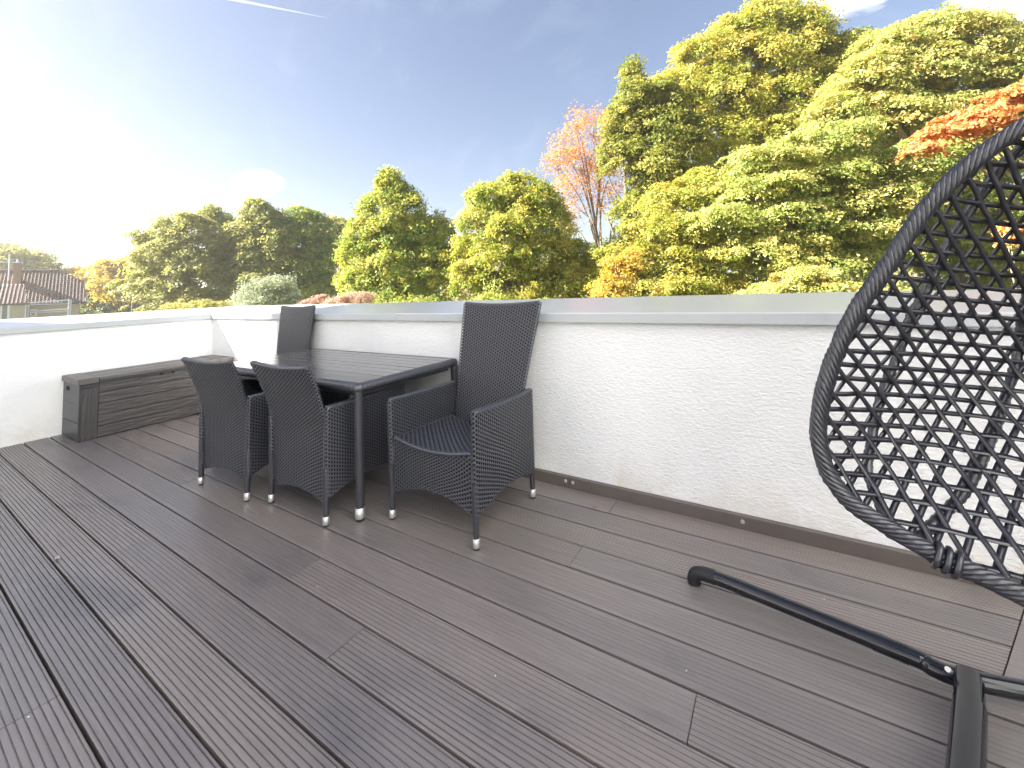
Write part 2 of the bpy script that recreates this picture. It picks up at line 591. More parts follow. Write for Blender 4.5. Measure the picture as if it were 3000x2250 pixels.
def plank_profile(kind):
    w = PITCH - GAP
    y = -w / 2
    P = [(y, -0.030), (y, -0.0012), (y + 0.0014, 0.0)]
    n = 9
    depth = {0: 0.0050, 1: 0.0034, 2: 0.0016}[kind]
    half = {0: 0.0023, 1: 0.0018, 2: 0.0013}[kind]
    for k in range(n):
        c = -w / 2 + w * (k + 0.5) / n
        if k in (0, n - 1) and kind == 2: continue
        P += [(c - half, 0.0), (c - half * 0.5, -depth), (c + half * 0.5, -depth), (c + half, 0.0)]
    P += [(w / 2 - 0.0014, 0.0), (w / 2, -0.0012), (w / 2, -0.030)]
    return P


def end_x(y):  # oblique board at the right-hand end of the deck
    return 0.503 + (y - 2.004) * 0.437


def add_plank(yc, xa, xb, kind, oblique=False):
    P = plank_profile(kind)
    dz = random.uniform(-0.0012, 0.0012)
    V, Fc = [], []
    n = len(P)
    for k, (y, z) in enumerate(P):
        V.append((xa + 0.0015, yc + y, z + dz))
    for k, (y, z) in enumerate(P):
        V.append(((end_x(yc + y) if oblique else xb) - 0.0015, yc + y, z + dz))
    for k in range(n - 1):
        Fc.append((k, k + 1, n + k + 1, n + k))
    Fc.append(tuple(range(n))); Fc.append(tuple(range(n, 2 * n))[::-1])
    mb = MB(); mb.add(V, Fc)
    return mb.build('plank', MT['deck'], deck)


joints = {3: [(-1.418, 2, 0), (2.1, 0, 0)], 4: [(-1.945, 2, 1), (1.6, 1, 1)], 5: [(-3.56, 0, 2), (-0.311, 1, 1)], 11: [(-0.890, 2, 1)], 8: [(-0.894, 1, 2)],
          0: [(-3.525, 0, 0), (0.4, 0, 0)], 1: [(-2.362, 0, 0), (1.2, 0, 0)], 2: [(-2.93, 0, 1), (0.9, 1, 1)], 6: [(-4.3, 0, 2), (1.0, 2, 1)],
          7: [(-3.0, 2, 2)], 9: [(-2.2, 1, 1)], 10: [(-3.4, 1, 2)]}
row_kind = {0: 0, 1: 0, 2: 1, 3: 2, 4: 2, 5: 2, 6: 2, 7: 1, 8: 1, 9: 2, 10: 1, 11: 1}
for i in range(-10, 12):
    yc = Y0 + (i + 0.5) * PITCH
    right = 3.9
    js = joints.get(i, [(random.uniform(-3.5, -1), 0, 0), (random.uniform(0.5, 2), 0, 0)])
    xs = [-6.03] + [j[0] for j in js] + [right]
    kinds = [js[0][1]] + [j[2] for j in js]
    if i >= 9:
        for a, b_, k in zip(xs[:-1], xs[1:], kinds):
            add_plank(yc, a, b_, k, oblique=(b_ == right))
    else:
        for a, b_, k in zip(xs[:-1], xs[1:], kinds):
            add_plank(yc, a, b_, k)
# border boards beyond the oblique end
d_ob = np.array([0.437, 1.0]); d_ob /= np.linalg.norm(d_ob)
n_ob = np.array([d_ob[1], -d_ob[0]])
for k in range(5):
    y1_ = Y0 + 9 * PITCH
    o0 = np.array([end_x(y1_), y1_]) + n_ob * (0.006 + k * 0.166) + d_ob * (0.006 if k == 0 else -0.10)
    o1 = np.array([end_x(2.445), 2.445]) + n_ob * (0.006 + k * 0.166)
    mb = MB()
    lo_ = max(o0[1], y1_ + 0.004)
    pts = []
    for q in (0, 0.160):
        e0 = np.array([end_x(y1_), y1_]) + n_ob * (0.003 + k * 0.166 + q)
        e0 = e0 + d_ob * ((y1_ + 0.004 - e0[1]) / d_ob[1])
        e1 = e0 + d_ob * ((2.445 - e0[1]) / d_ob[1])
        pts.append((e0, e1))
    q = [pts[0][0], pts[1][0], pts[1][1], pts[0][1]]
    mb.poly_prism([(p[0], p[1], -0.02) for p in q], (0, 0, 0.0215))
    mb.build('plank', MT['deck'], deck)

# skirting boards at the foot of the back wall
sk = empty('skirting_board', (0, 2.46, 0))
tag(sk, 'brown composite skirting board along the foot of the white back wall', 'skirting board')
for (a, b_) in ((-5.45, -1.1985), (-1.1955, 2.2), (2.203, 4.0)):
    mb = MB(); mb.box((a, 2.4455 - 2.46, -0.02), (b_, WALL_Y - 0.002 - 2.46, 0.062), 0.002)
    bo = mb.build('board', MT['skirting'], sk)
    for xs_ in ((-1.221,) if b_ < -1 else ((-1.172, -0.252, 0.7) if b_ < 2.3 else ())):
        s = MB()
        s.tube([(xs_, 2.4457 - 2.46, 0.036), (xs_, 2.4415 - 2.46, 0.036)], [0.0105, 0.0085], 12)
        s.tube([(xs_, 2.4416 - 2.46, 0.036), (xs_, 2.4400 - 2.46, 0.036)], [0.004, 0.003], 6)
        s.build('screw', MT['steel'], bo)

# ------------------------------------------------------------------ parapet walls with metal caps
OUT = 0.58
pw = empty('parapet_wall', (0, WALL_Y, 0))
tag(pw, 'long white rendered parapet wall with grey metal coping behind the table', 'wall')
mb = MB(); mb.box((WALL_X - 0.40, 0.0, GZ - 0.1), (4.0, 0.40, CAP_Z1 - 0.01)); mb.build('wall', MT['plaster'], pw)
pl = empty('parapet_wall', (WALL_X, 0, 0))
tag(pl, 'shorter white parapet wall behind the storage box, meeting the long wall at the corner', 'wall')
mb = MB(); mb.box((-0.40, -1.3, GZ - 0.1), (0.0, WALL_Y - 0.001, CAP_Z1 - 0.012)); mb.build('wall', MT['plaster'], pl)


def cap_profile(lift=0.0):
    # (distance from the wall face towards the terrace is negative, z)
    return [(-0.030, CAP_Z0), (-0.030, CAP_Z1 - 0.004), (-0.026, CAP_Z1 + lift), (OUT - 0.03, CAP_Z2 + lift), (OUT - 0.03, CAP_Z0 - 0.02), (OUT - 0.033, CAP_Z0 - 0.02),
            (OUT - 0.033, CAP_Z2 - 0.004), (-0.024, CAP_Z1 - 0.006), (-0.027, CAP_Z0)]


def cap_piece(x0f, x1f, lift, parent, axis):
    P = cap_profile(lift)
    V = []
    for f in (x0f, x1f):
        for d, z in P:
            s = f(d)
            V.append((s, d, z) if axis == 'x' else (-d, s, z))
    n = len(P)
    Fc = [(k, (k + 1) % n, n + (k + 1) % n, n + k) for k in range(n)]
    Fc += [tuple(range(n)), tuple(range(n, 2 * n))]
    mb = MB(); mb.add(V, Fc)
    return mb.build('coping_panel', MT['cap'], parent)


segs = [(None, -2.72, 0.0), (-2.716, 0.615, 0.003), (0.619, 4.0, 0.0)]
for a, b_, lf in segs:
    f0 = (lambda d: WALL_X - d + 0.0006) if a is None else (lambda d, a=a: a)
    cap_piece(f0, lambda d, b_=b_: b_, lf, pw, 'x')
cap_piece(lambda d: -1.3, lambda d: WALL_Y + d - 0.0006, 0.0, pl, 'y')

# the neighbouring block towards the sun: it stands behind the viewer and shades the terrace
_u = np.array([SUN_T[0], SUN_T[1]]); _u /= np.linalg.norm(_u)
_p = np.array([_u[1], -_u[0]])
fb_o = np.array([-6.01, 1.24]) - _u * 12.5
fb = empty('neighbour_house', (fb_o[0], fb_o[1], 0), math.atan2(_p[1], _p[0]))
tag(fb, 'tall white rendered house behind the viewer that shades the terrace', 'house')
mb = MB(); mb.box((0.0, -8.0, GZ - 0.1), (9.5, 0.0, 13.6)); mb.build('wall', MT['facade'], fb)
mb = MB(); mb.box((0.02, -8.1, 13.602), (9.6, -0.02, 13.8)); mb.build('roof', MT['cap'], fb)
for zf in (-3.9, -1.0, 1.9, 4.8, 7.7):
    for x in (1.2, 4.1, 7.0):
        fr = MB()
        for (a, b_) in (((x, 0.0005, zf), (x + 0.07, 0.03, zf + 1.5)), ((x + 1.23, 0.0005, zf), (x + 1.3, 0.03, zf + 1.5)),
                        ((x + 0.071, 0.0005, zf), (x + 1.229, 0.03, zf + 0.07)), ((x + 0.071, 0.0005, zf + 1.43), (x + 1.229, 0.03, zf + 1.5))):
            fr.box(a, b_)
        wf = fr.build('window', MT['whiteframe'], fb)
        pn = MB(); pn.box((x + 0.072, 0.003, zf + 0.072), (x + 1.228, 0.012, zf + 1.428))
        pn.build('pane', MT['glass'], wf)

# unseen white wing added on the right to bounce sunlight onto the terrace
wg = empty('added_bounce_wing', (3.75, 0.0, 0))
tag(wg, 'unseen white rendered wing added right of the terrace to bounce sunlight', 'house')
mb = MB()
mb.box((0, -9.0, GZ - 0.1), (5.5, -0.9, 15.0)); mb.box((0, -0.8999, 2.25), (5.5, 1.3, 15.0)); mb.box((0, 1.3001, GZ - 0.1), (5.5, 2.95, 15.0)); mb.box((0.3, -0.8999, GZ - 0.1), (5.5, 1.3, 2.2499))
mb.build('wall', MT['facade'], wg)
mb = MB()
for (a, b_) in (((0.15, -0.898, 0.02), (0.22, -0.80, 2.248)), ((0.15, 1.20, 0.02), (0.22, 1.298, 2.248)), ((0.15, 0.15, 0.101), (0.22, 0.25, 2.149)),
                ((0.15, -0.799, 0.02), (0.22, 1.199, 0.10)), ((0.15, -0.799, 2.15), (0.22, 1.199, 2.248))):
    mb.box(a, b_)
dr = mb.build('door', MT['whiteframe'], wg)
mb = MB(); mb.box((0.18, -0.798, 0.102), (0.19, 0.149, 2.148)); mb.box((0.18, 0.251, 0.102), (0.19, 1.198, 2.148)); mb.build('pane', MT['glass'], dr)

# ------------------------------------------------------------------ wicker
SPOKE, STRAND = 0.0175, 0.0104
WA, WB = 0.0030, 0.0008


def weave(iu, jv):
    """height of the weave over its mean surface at half-cell indices"""
    row = jv // 2
    s = (jv % 2).astype(float)
    return s * (WB + WA * np.cos(np.pi * (iu / 4.0 + row))) - (1 - s) * 0.0026


def weave_keep(nu_faces, nv_faces):
    """faces that are strand; the rest are the gaps where a strand dives behind a stake"""
    i, j = np.meshgrid(np.arange(nu_faces), np.arange(nv_faces))
    return np.cos(np.pi * ((i + 0.5) / 4.0 + j // 2)) > -0.5


def wicker_closed(name, w_fn, t, off_fn, zt_fn, zb_fn, hnom, wnom, to_xyz, parent):
    L1 = 2 * (wnom - t)
    L = 2 * L1 + 2 * math.pi * t
    nu = 4 * (2 * int(round(L / SPOKE / 2)))
    rows = int(round(hnom / STRAND))
    s = np.arange(nu) / nu * L
    sx, nx, ny = np.zeros(nu), np.zeros(nu), np.zeros(nu)
    a = s < L1
    sx[a] = -1 + 2 * s[a] / L1; ny[a] = -1
    b = (s >= L1) & (s < L1 + math.pi * t)
    th = (s[b] - L1) / t - math.pi / 2
    sx[b] = 1; nx[b] = np.cos(th); ny[b] = np.sin(th)
    c = (s >= L1 + math.pi * t) & (s < 2 * L1 + math.pi * t)
    sx[c] = 1 - 2 * (s[c] - L1 - math.pi * t) / L1; ny[c] = 1
    d = s >= 2 * L1 + math.pi * t
    th = (s[d] - 2 * L1 - math.pi * t) / t + math.pi / 2
    sx[d] = -1; nx[d] = np.cos(th); ny[d] = np.sin(th)
    jv = np.arange(2 * rows + 1)
    v = jv / (2.0 * rows)
    IU, JV = np.meshgrid(np.arange(nu), jv)
    H = weave(IU, JV)
    w = w_fn(v)[:, None]
    xs = sx[None, :] * (w - t) + (t + H) * nx[None, :]
    x0 = np.clip(xs / w, -1, 1)
    zb, zt = zb_fn(x0), zt_fn(x0)
    z = zb + (zt - zb) * v[:, None]
    o = off_fn(v)[:, None] + (t + H) * ny[None, :]
    V = to_xyz(xs, o, z).reshape(-1, 3)
    m = 2 * rows + 1
    I = np.arange(m * nu).reshape(m, nu)
    J = np.roll(I, -1, axis=1)
    Fq = np.stack([I[:-1], J[:-1], J[1:], I[1:]], -1)[weave_keep(nu, m - 1)].reshape(-1, 4)
    # black sheet added inside the panel, standing in for shade behind the gaps
    ci, cj = np.arange(0, nu, 8), np.linspace(0, m - 1, 13).astype(int)
    IU2, JV2 = np.meshgrid(ci, cj)
    wl_ = w[cj]
    xs2 = sx[ci][None, :] * (wl_ - t) + 0.45 * t * nx[ci][None, :]
    x02 = np.clip(xs2 / wl_, -1, 1)
    z2 = zb_fn(x02) + (zt_fn(x02) - zb_fn(x02)) * v[cj][:, None]
    o2 = off_fn(v[cj])[:, None] + 0.45 * t * ny[ci][None, :]
    V2 = to_xyz(xs2, o2, z2).reshape(-1, 3)
    I2 = np.arange(len(cj) * len(ci)).reshape(len(cj), len(ci)) + len(V); J2 = np.roll(I2, -1, axis=1)
    F2 = np.stack([I2[:-1], J2[:-1], J2[1:], I2[1:]], -1).reshape(-1, 4)
    me = np_mesh(name, np.concatenate([V, V2]), np.concatenate([Fq, F2]), True)
    return two_tone(me, len(Fq), name, parent)


def two_tone(me, n1, name, parent):
    me.materials.append(MT['wicker']); me.materials.append(MT['gap_shade'])
    mi = np.zeros(len(me.polygons), dtype=np.int32); mi[n1:] = 1
    me.polygons.foreach_set('material_index', mi)
    return link_mesh(name, me, None, parent)


def wicker_sheet(name, P_fn, lu, lv, parent, flip=1.0, ks=1.0, kt=1.0):
    nu = 4 * int(round(lu / (SPOKE * ks))) + 1
    rows = int(round(lv / (STRAND * kt))); nv = 2 * rows + 1
    U, Vv = np.meshgrid(np.linspace(0, 1, nu), np.linspace(0, 1, nv))
    P = P_fn(U, Vv)
    du = np.gradient(P, axis=1); dv = np.gradient(P, axis=0)
    n = np.cross(du, dv); n /= np.linalg.norm(n, axis=-1, keepdims=True) + 1e-9
    IU, JV = np.meshgrid(np.arange(nu), np.arange(nv))
    P = P + flip * n * weave(IU, JV)[..., None]
    I = np.arange(nv * nu).reshape(nv, nu)
    Fq = np.stack([I[:-1, :-1], I[:-1, 1:], I[1:, 1:], I[1:, :-1]], -1)[weave_keep(nu - 1, nv - 1)].reshape(-1, 4)
    ci, cj = np.linspace(0, nu - 1, 16).astype(int), np.linspace(0, nv - 1, 12).astype(int)
    P2 = (P - flip * n * 0.010)[np.ix_(cj, ci)]  # added black backing, in place of shade behind the strands
    I2 = np.arange(len(cj) * len(ci)).reshape(len(cj), len(ci)) + nu * nv
    F2 = np.stack([I2[:-1, :-1], I2[:-1, 1:], I2[1:, 1:], I2[1:, :-1]], -1).reshape(-1, 4)
    me = np_mesh(name, np.concatenate([P.reshape(-1, 3), P2.reshape(-1, 3)]), np.concatenate([Fq, F2]), True)
    return two_tone(me, len(Fq), name, parent)


def wrapped_tube(name, pts, ru, rv, mat, parent, pitch=0.011, n=10, closed=False, slant=0.0, depth=0.14, upv=(0, 0, 1)):
    """a core wound round and round with a flat strand"""
    P = resample(pts, pitch / 3.0, closed)
    m = len(P)
    T = np.roll(P, -1, 0) - np.roll(P, 1, 0)
    if not closed:
        T[0] = P[1] - P[0]; T[-1] = P[-1] - P[-2]
    T /= np.linalg.norm(T, axis=1, keepdims=True)
    up = np.array(upv, float)
    S = np.cross(T, up); S /= np.linalg.norm(S, axis=1, keepdims=True) + 1e-9
    Un = np.cross(S, T)
    a = 2 * math.pi * np.arange(n) / n
    ph = (np.arange(m)[:, None] / 3.0 + slant * a[None, :] / (2 * math.pi))
    f = 1.0 - depth * np.abs(np.cos(np.pi * ph)) ** 3
    V = P[:, None, :] + f[..., None] * (ru * np.cos(a)[None, :, None] * S[:, None, :] + rv * np.sin(a)[None, :, None] * Un[:, None, :])
    if not closed:
        V[0] = P[0]; V[-1] = P[-1]
    I = np.arange(m * n).reshape(m, n); J = np.roll(I, -1, 1)
    if closed:
        Fq = np.stack([I, J, np.roll(J, -1, 0), np.roll(I, -1, 0)], -1).reshape(-1, 4)
    else:
        Fq = np.stack([I[:-1], J[:-1], J[1:], I[1:]], -1).reshape(-1, 4)
    return link_mesh(name, np_mesh(name, V.reshape(-1, 3), Fq, True), mat, parent)


def make_leg(x, y, parent, ztop, lean=(0, 0)):
    mb = MB()
    mb.tube([(x, y, 0.046), (x + lean[0], y + lean[1], ztop)], [0.0155, 0.0165], 12)
    lg = mb.build('leg', MT['leg'], parent)
    c = MB()
    c.tube([(x, y, 0.009), (x, y, 0.012), (x, y, 0.050), (x, y, 0.0515)], [0.0175, 0.0185, 0.0185, 0.0165], 14)
    fc = c.build('foot_cap', MT['steel'], lg)
    gl = MB(); gl.tube([(x, y, 0.0005), (x, y, 0.0095)], [0.014, 0.0155], 12)
    gl.build('glide', MT['rubber'], lg)
    return lg


def make_chair(kind):
    recl = kind != 'dining'
    hx, hy = (0.288, 0.278) if recl else (0.270, 0.278)
    root = empty('wicker_armchair')
    ident = lambda x, o, z: np.stack([x, o, z], -1)
    # backrest
    if recl:
        off = (lambda v: 0.225 + 0.225 * v ** 1.12) if kind == 'recliner' else (lambda v: 0.215 + 0.085 * v ** 1.2)
        ww = (lambda v: 0.238 + 0.080 * v) if kind == 'recliner' else (lambda v: 0.252 + 0.040 * v)
        zt = lambda x: 1.145 - 0.016 * (1 - x ** 2)
        zb = lambda x: 0.405 + 0 * x
        bk = wicker_closed('backrest', ww, 0.019, off, zt, zb, 0.78, 0.28, ident, root)
    else:
        def off(v):
            z = 0.11 + 0.745 * v
            return 0.258 + 0.135 * np.clip((z - 0.42) / 0.44, 0, 1) ** 1.55
        ww = lambda v: 0.262 + 0.036 * v ** 1.5
        zt = lambda x: 0.862 - 0.018 * (1 - x ** 2)
        zb = lambda x: 0.098 + 0.045 * (1 - x ** 2)
        bk = wicker_closed('backrest', ww, 0.016, off, zt, zb, 0.78, 0.28, ident, root)
    xs = np.linspace(-1, 1, 25)
    wt = ww(np.array([1.0]))[0] - 0.014
    yt = off(np.array([1.0]))[0]
    wrapped_tube('edge_trim', [(x * wt, yt, zt(x) + 0.001) for x in xs], 0.020, 0.011, MT['wicker'], bk, pitch=0.022, slant=1.0, depth=0.30, upv=(0, 0, 1))
    # arms
    for s in (-1, 1):
        def mp(a, o, z, s=s):
            return np.stack([s * (hx - 0.001 + 0.012 * (z / 0.64)) + s * o, a, z], -1)
        ztop = lambda a: 0.640 - 0.016 * (a + 1) / 2 - 0.004 * (1 - a ** 2)
        zbot = lambda a: 0.135 + 0.055 * np.clip(1 - a ** 2, 0, 1)
        sp = wicker_closed('side_panel', lambda v: 0.292 + 0 * v, 0.019, lambda v: 0 * v, ztop, zbot, 0.48, 0.292, mp, root)
        aa = np.linspace(-1, 1, 21)
        wrapped_tube('arm_trim', [(s * (hx + 0.011), a * 0.281, ztop(a) + 0.001) for a in aa], 0.0235, 0.0115, MT['wicker'], sp, pitch=0.022, slant=1.0, depth=0.30)
    # seat and front panel
    dip = lambda x: 0.441 - 0.036 * (1 - x ** 2)
    wicker_sheet('seat', lambda u, v: np.stack([(2 * u - 1) * (hx - 0.015), -0.272 + 0.50 * v, dip(2 * u - 1) - 0.012 * v], -1), 2 * hx, 0.50, root, ks=1.1, kt=1.6)
    fzb = lambda x: 0.135 + 0.068 * (1 - x ** 2)
    wicker_sheet('front_panel', lambda u, v: np.stack([(2 * u - 1) * (hx - 0.012), -0.276 + 0 * u, fzb(2 * u - 1) + (dip(2 * u - 1) - fzb(2 * u - 1)) * v], -1), 2 * hx, 0.27, root)
    wrapped_tube('seat_trim', [(x * (hx - 0.016), -0.274, dip(x)) for x in xs], 0.012, 0.011, MT['wicker'], root, pitch=0.022, slant=1.0, depth=0.30)
    if recl:
        wicker_sheet('rear_panel', lambda u, v: np.stack([(1 - 2 * u) * (hx - 0.012), 0.268 + 0 * u, fzb(2 * u - 1) + (0.42 - fzb(2 * u - 1)) * v], -1), 2 * hx, 0.27, root)
    for x, y in ((-1, -1), (1, -1), (1, 1), (-1, 1)):
        make_leg(x * (hx + 0.001), y * hy, root, 0.30)
    return root


def copy_tree(o, parent=None):
    c = o.copy(); COL.objects.link(c)
    if parent is not None:
        c.parent = parent
    for ch in list(o.children):
        copy_tree(ch, c)
    return c


GCH = 'black wicker armchairs around the table'
rec = make_chair('recliner')
rec.location = (-1.622, 1.955, 0.0015); rec.rotation_euler = (0, 0, R(0.4))
tag(rec, 'high-backed black wicker armchair at the near end of the table, its empty seat in view', 'chair', GCH)
rec2 = make_chair('upright')
rec2.location = (-4.082, 2.120, 0.0015); rec2.rotation_euler = (0, 0, R(-0.6))
tag(rec2, 'high-backed wicker armchair half hidden behind the far end of the table near the wall corner', 'chair', GCH)
din = make_chair('dining')
din.location = (-2.453, 1.727, 0.0015); din.rotation_euler = (0, 0, math.pi + R(0.4))
tag(din, 'low-backed wicker armchair pushed under the table, nearer the table leg, back to the viewer', 'chair', GCH)
din2 = copy_tree(din)
din2.location = (-3.173, 1.644, 0.0015); din2.rotation_euler = (0, 0, math.pi + R(3.85))
tag(din2, 'low-backed wicker armchair pushed under the table, beside the storage box, back to the viewer', 'chair', GCH)

# ------------------------------------------------------------------ dining table
TZ = 0.746
TA = np.array([-2.0245, 1.5426]); TPHI = 0.0067; TX, TY = 1.790, 0.905
te1 = np.array([-math.cos(TPHI), -math.sin(TPHI)]); te2 = np.array([-math.sin(TPHI), math.cos(TPHI)])
tctr = TA + te1 * TX / 2 + te2 * TY / 2
tb = empty('dining_table', (tctr[0], tctr[1], 0), TPHI)
tag(tb, 'dark garden dining table with glossy slatted top and wicker rim, four chairs around it', 'table')
hx_, hy_ = TX / 2 - 0.026, TY / 2 - 0.026


def rrect(hx, hy, r, z, n=5):
    P = []
    for sx, sy, a0 in ((1, -1, -90), (1, 1, 0), (-1, 1, 90), (-1, -1, 180)):
        for k in range(n + 1):
            a = R(a0 + 90 * k / n)
            P.append((sx * (hx - r) + r * math.cos(a), sy * (hy - r) + r * math.sin(a), z))
    return P


wrapped_tube('rim', rrect(hx_, hy_, 0.025, TZ - 0.0285), 0.026, 0.0275, MT['wicker'], tb, pitch=0.020, n=12, closed=True, depth=0.26)
apron = MB()
for (lo, hi) in (((-hx_ + 0.05, -hy_ + 0.03, 0.665), (hx_ - 0.05, -hy_ + 0.05, 0.718)), ((-hx_ + 0.05, hy_ - 0.05, 0.665), (hx_ - 0.05, hy_ - 0.03, 0.718)),
                 ((-hx_ + 0.03, -hy_ + 0.052, 0.665), (-hx_ + 0.05, hy_ - 0.052, 0.718)), ((hx_ - 0.05, -hy_ + 0.052, 0.665), (hx_ - 0.03, hy_ - 0.052, 0.718))):
    apron.box(lo, hi)
apron.build('apron', MT['leg'], tb)
NS = 9
sw = (2 * hy_ - 0.040) / NS
for k in range(NS):
    y0_ = -hy_ + 0.020 + k * sw
    mb = MB()
    dz = random.uniform(-0.0012, 0.0012)
    mb.box((-hx_ + 0.016, y0_ + 0.0022, TZ - 0.022 + dz), (hx_ - 0.016, y0_ + sw - 0.0022, TZ - 0.0035 + dz), 0.002)
    mb.build('slat', MT['table'], tb)
for sx in (-1, 1):
    for sy in (-1, 1):
        x, y = sx * (hx_ - 0.010), sy * (hy_ - 0.010)
        mb = MB(); mb.tube([(x, y, 0.062), (x, y, 0.70)], [0.0235, 0.0245], 16)
        lg = mb.build('leg', MT['leg'], tb)
        mb = MB(); mb.tube([(x, y, 0.016), (x, y, 0.020), (x, y, 0.070), (x, y, 0.0715)], [0.0262, 0.0275, 0.0275, 0.024], 18)
        mb.build('foot_cap', MT['steel'], lg)
        mb = MB(); mb.tube([(x, y, 0.0012), (x, y, 0.017)], [0.023, 0.025], 16)
        mb.build('glide', MT['rubber'], lg)

# ------------------------------------------------------------------ storage box
bx = empty('storage_box', (-5.765, 1.185, 0.0015))
tag(bx, 'long grey plastic storage box with moulded wood grain, against the shorter white wall', 'storage box')
BW, BL, BH = 0.262, 1.274, 0.525      # half depth (x), length (y), body height
mb = MB(); mb.box((-BW + 0.012, 0.016, 0.012), (BW - 0.020, BL - 0.016, BH - 0.003)); mb.build('shell', MT['under'], bx)
# near end panel: three shallow courses and a hand slot
mb = MB()
zz = [0.0, 0.165, 0.335, BH - 0.004]
mb.box((-BW, 0.0, zz[0]), (BW - 0.002, 0.016, zz[1] - 0.003), 0.002)
mb.box((-BW, 0.0, zz[1]), (BW - 0.002, 0.016, zz[2] - 0.003), 0.002)
hs0, hs1, hz0, hz1 = -0.165, -0.045, 0.435, 0.475
mb.box((-BW, 0.0, zz[2]), (BW - 0.002, 0.016, hz0), 0.0)
mb.box((-BW, 0.0002, hz0 + 0.0002), (hs0, 0.016, hz1), 0.0)
mb.box((hs1, 0.0002, hz0 + 0.0002), (BW - 0.002, 0.016, hz1), 0.0)
mb.box((-BW, 0.0, hz1 + 0.0002), (BW - 0.002, 0.016, zz[3]), 0.0)
mb.build('end_panel', MT['plastic'], bx)
mb = MB(); mb.box((-BW, BL - 0.016, 0), (BW - 0.002, BL, BH - 0.004), 0.002); mb.build('end_panel', MT['plastic'], bx)
# front: corner posts and boards (front faces +x)
for ya, yb in ((0.004, 0.132), (BL - 0.132, BL - 0.004)):
    mb = MB(); mb.box((BW - 0.020, ya + 0.0135, 0.0), (BW + 0.001, yb, BH - 0.052), 0.003)
    mb.build('corner_post', MT['grain_z'], bx)
    mb = MB(); mb.box((BW - 0.020, ya + 0.0135, BH - 0.050), (BW + 0.0005, yb, BH - 0.003), 0.002)
    mb.build('post_cap', MT['plastic'], bx)
nb = 5
zs = np.linspace(0.004, BH - 0.004, nb + 1)
for k in range(nb):
    mb = MB(); mb.box((BW - 0.020, 0.1345, zs[k] + 0.0022), (BW - 0.004 + random.uniform(-.0006, .0006), BL - 0.1345, zs[k + 1] - 0.0022), 0.003)
    mb.build('front_board', MT['grain_y'], bx)
# lid
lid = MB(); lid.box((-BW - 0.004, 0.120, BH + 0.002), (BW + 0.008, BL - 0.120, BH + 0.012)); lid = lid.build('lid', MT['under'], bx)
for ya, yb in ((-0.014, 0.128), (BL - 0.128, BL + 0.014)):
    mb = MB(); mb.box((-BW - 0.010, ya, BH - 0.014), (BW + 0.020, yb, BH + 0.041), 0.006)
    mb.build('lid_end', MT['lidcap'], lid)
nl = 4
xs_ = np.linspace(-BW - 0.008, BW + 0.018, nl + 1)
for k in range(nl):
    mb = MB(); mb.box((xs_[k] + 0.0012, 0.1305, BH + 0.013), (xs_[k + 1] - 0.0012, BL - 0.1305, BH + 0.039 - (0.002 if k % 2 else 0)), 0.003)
    mb.build('lid_board', MT['grain_lid_lit'], lid)
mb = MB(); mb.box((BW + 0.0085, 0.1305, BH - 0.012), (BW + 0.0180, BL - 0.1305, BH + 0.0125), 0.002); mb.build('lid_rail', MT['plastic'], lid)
for y in (0.60, 0.70):
    mb = MB(); mb.box((BW - 0.0035, y, BH - 0.036), (BW + 0.0080, y + 0.022, BH - 0.0125), 0.001)
    mb.build('latch', MT['rubber'], bx)

# ------------------------------------------------------------------ hanging egg chair
E0 = np.array([0.03, 1.24, 0.90])
EH = np.array([1.0, -0.13, 0.0]); EH /= np.linalg.norm(EH)
_bk = np.array([-EH[1], EH[0], 0.0])
EW = np.array([0, 0, 1.0]) * math.cos(R(6)) + _bk * math.sin(R(6))
EN = np.cross(EW, EH) * -1.0
if EN @ _bk < 0: EN = -EN
egg_px = [(3000, 339), (2916, 386), (2780, 495), (2658, 631), (2563, 780), (2482, 895), (2428, 1004), (2387, 1126), (2367, 1234), (2371, 1302), (2394, 1383), (2441, 1458), (2509, 1519),
          (2577, 1560), (2645, 1600), (2712, 1641), (2821, 1695), (3000, 1777)]


def plane_hit(px, py):
    d = AZ + AX * (px - CX) / F_PX - AY * (py - CY) / F_PX
    t = ((E0 - CAM) @ EN) / (d @ EN)
    q = CAM + d * t - E0
    return (q @ EH, q @ EW)


left = [plane_hit(*p) for p in egg_px]
HC = left[0][0] + 0.095
WT = left[0][1] + 0.030
WBt = left[-1][1] - 0.040
left.append((HC - 0.11, WBt + 0.006))
INS = 0.019           # the measured outline is the outside of the rope
out2 = [(HC, WT)] + left + [(HC, WBt)] + [(2 * HC - h, w) for h, w in left[::-1]]
out2 = np.array(out2)
sm = catmull([(p[0], p[1], 0) for p in out2], 6, True)
sm = resample(sm, 0.02, True)[:, :2]
for _ in range(3):
    sm = (np.roll(sm, 1, 0) + 2 * sm + np.roll(sm, -1, 0)) / 4
tg = np.roll(sm, -1, 0) - np.roll(sm, 1, 0); tg /= np.linalg.norm(tg, axis=1, keepdims=True)
nrm = np.stack([tg[:, 1], -tg[:, 0]], 1)
ctr = np.array([HC, 0.17])
if ((ctr - sm[0]) @ nrm[0]) < 0: nrm = -nrm
rim2 = sm + nrm * INS
ang = np.arctan2(rim2[:, 1] - ctr[1], rim2[:, 0] - ctr[0]); rad = np.linalg.norm(rim2 - ctr, axis=1)
o_ = np.argsort(ang); ang, rad = ang[o_], rad[o_]
ang3 = np.r_[ang - 2 * math.pi, ang, ang + 2 * math.pi]; rad3 = np.r_[rad, rad, rad]
ED = 0.43


def egg_rho(h, w):
    d = np.hypot(h - ctr[0], w - ctr[1])
    a = np.arctan2(w - ctr[1], h - ctr[0])
    return d / np.interp(a, ang3, rad3)


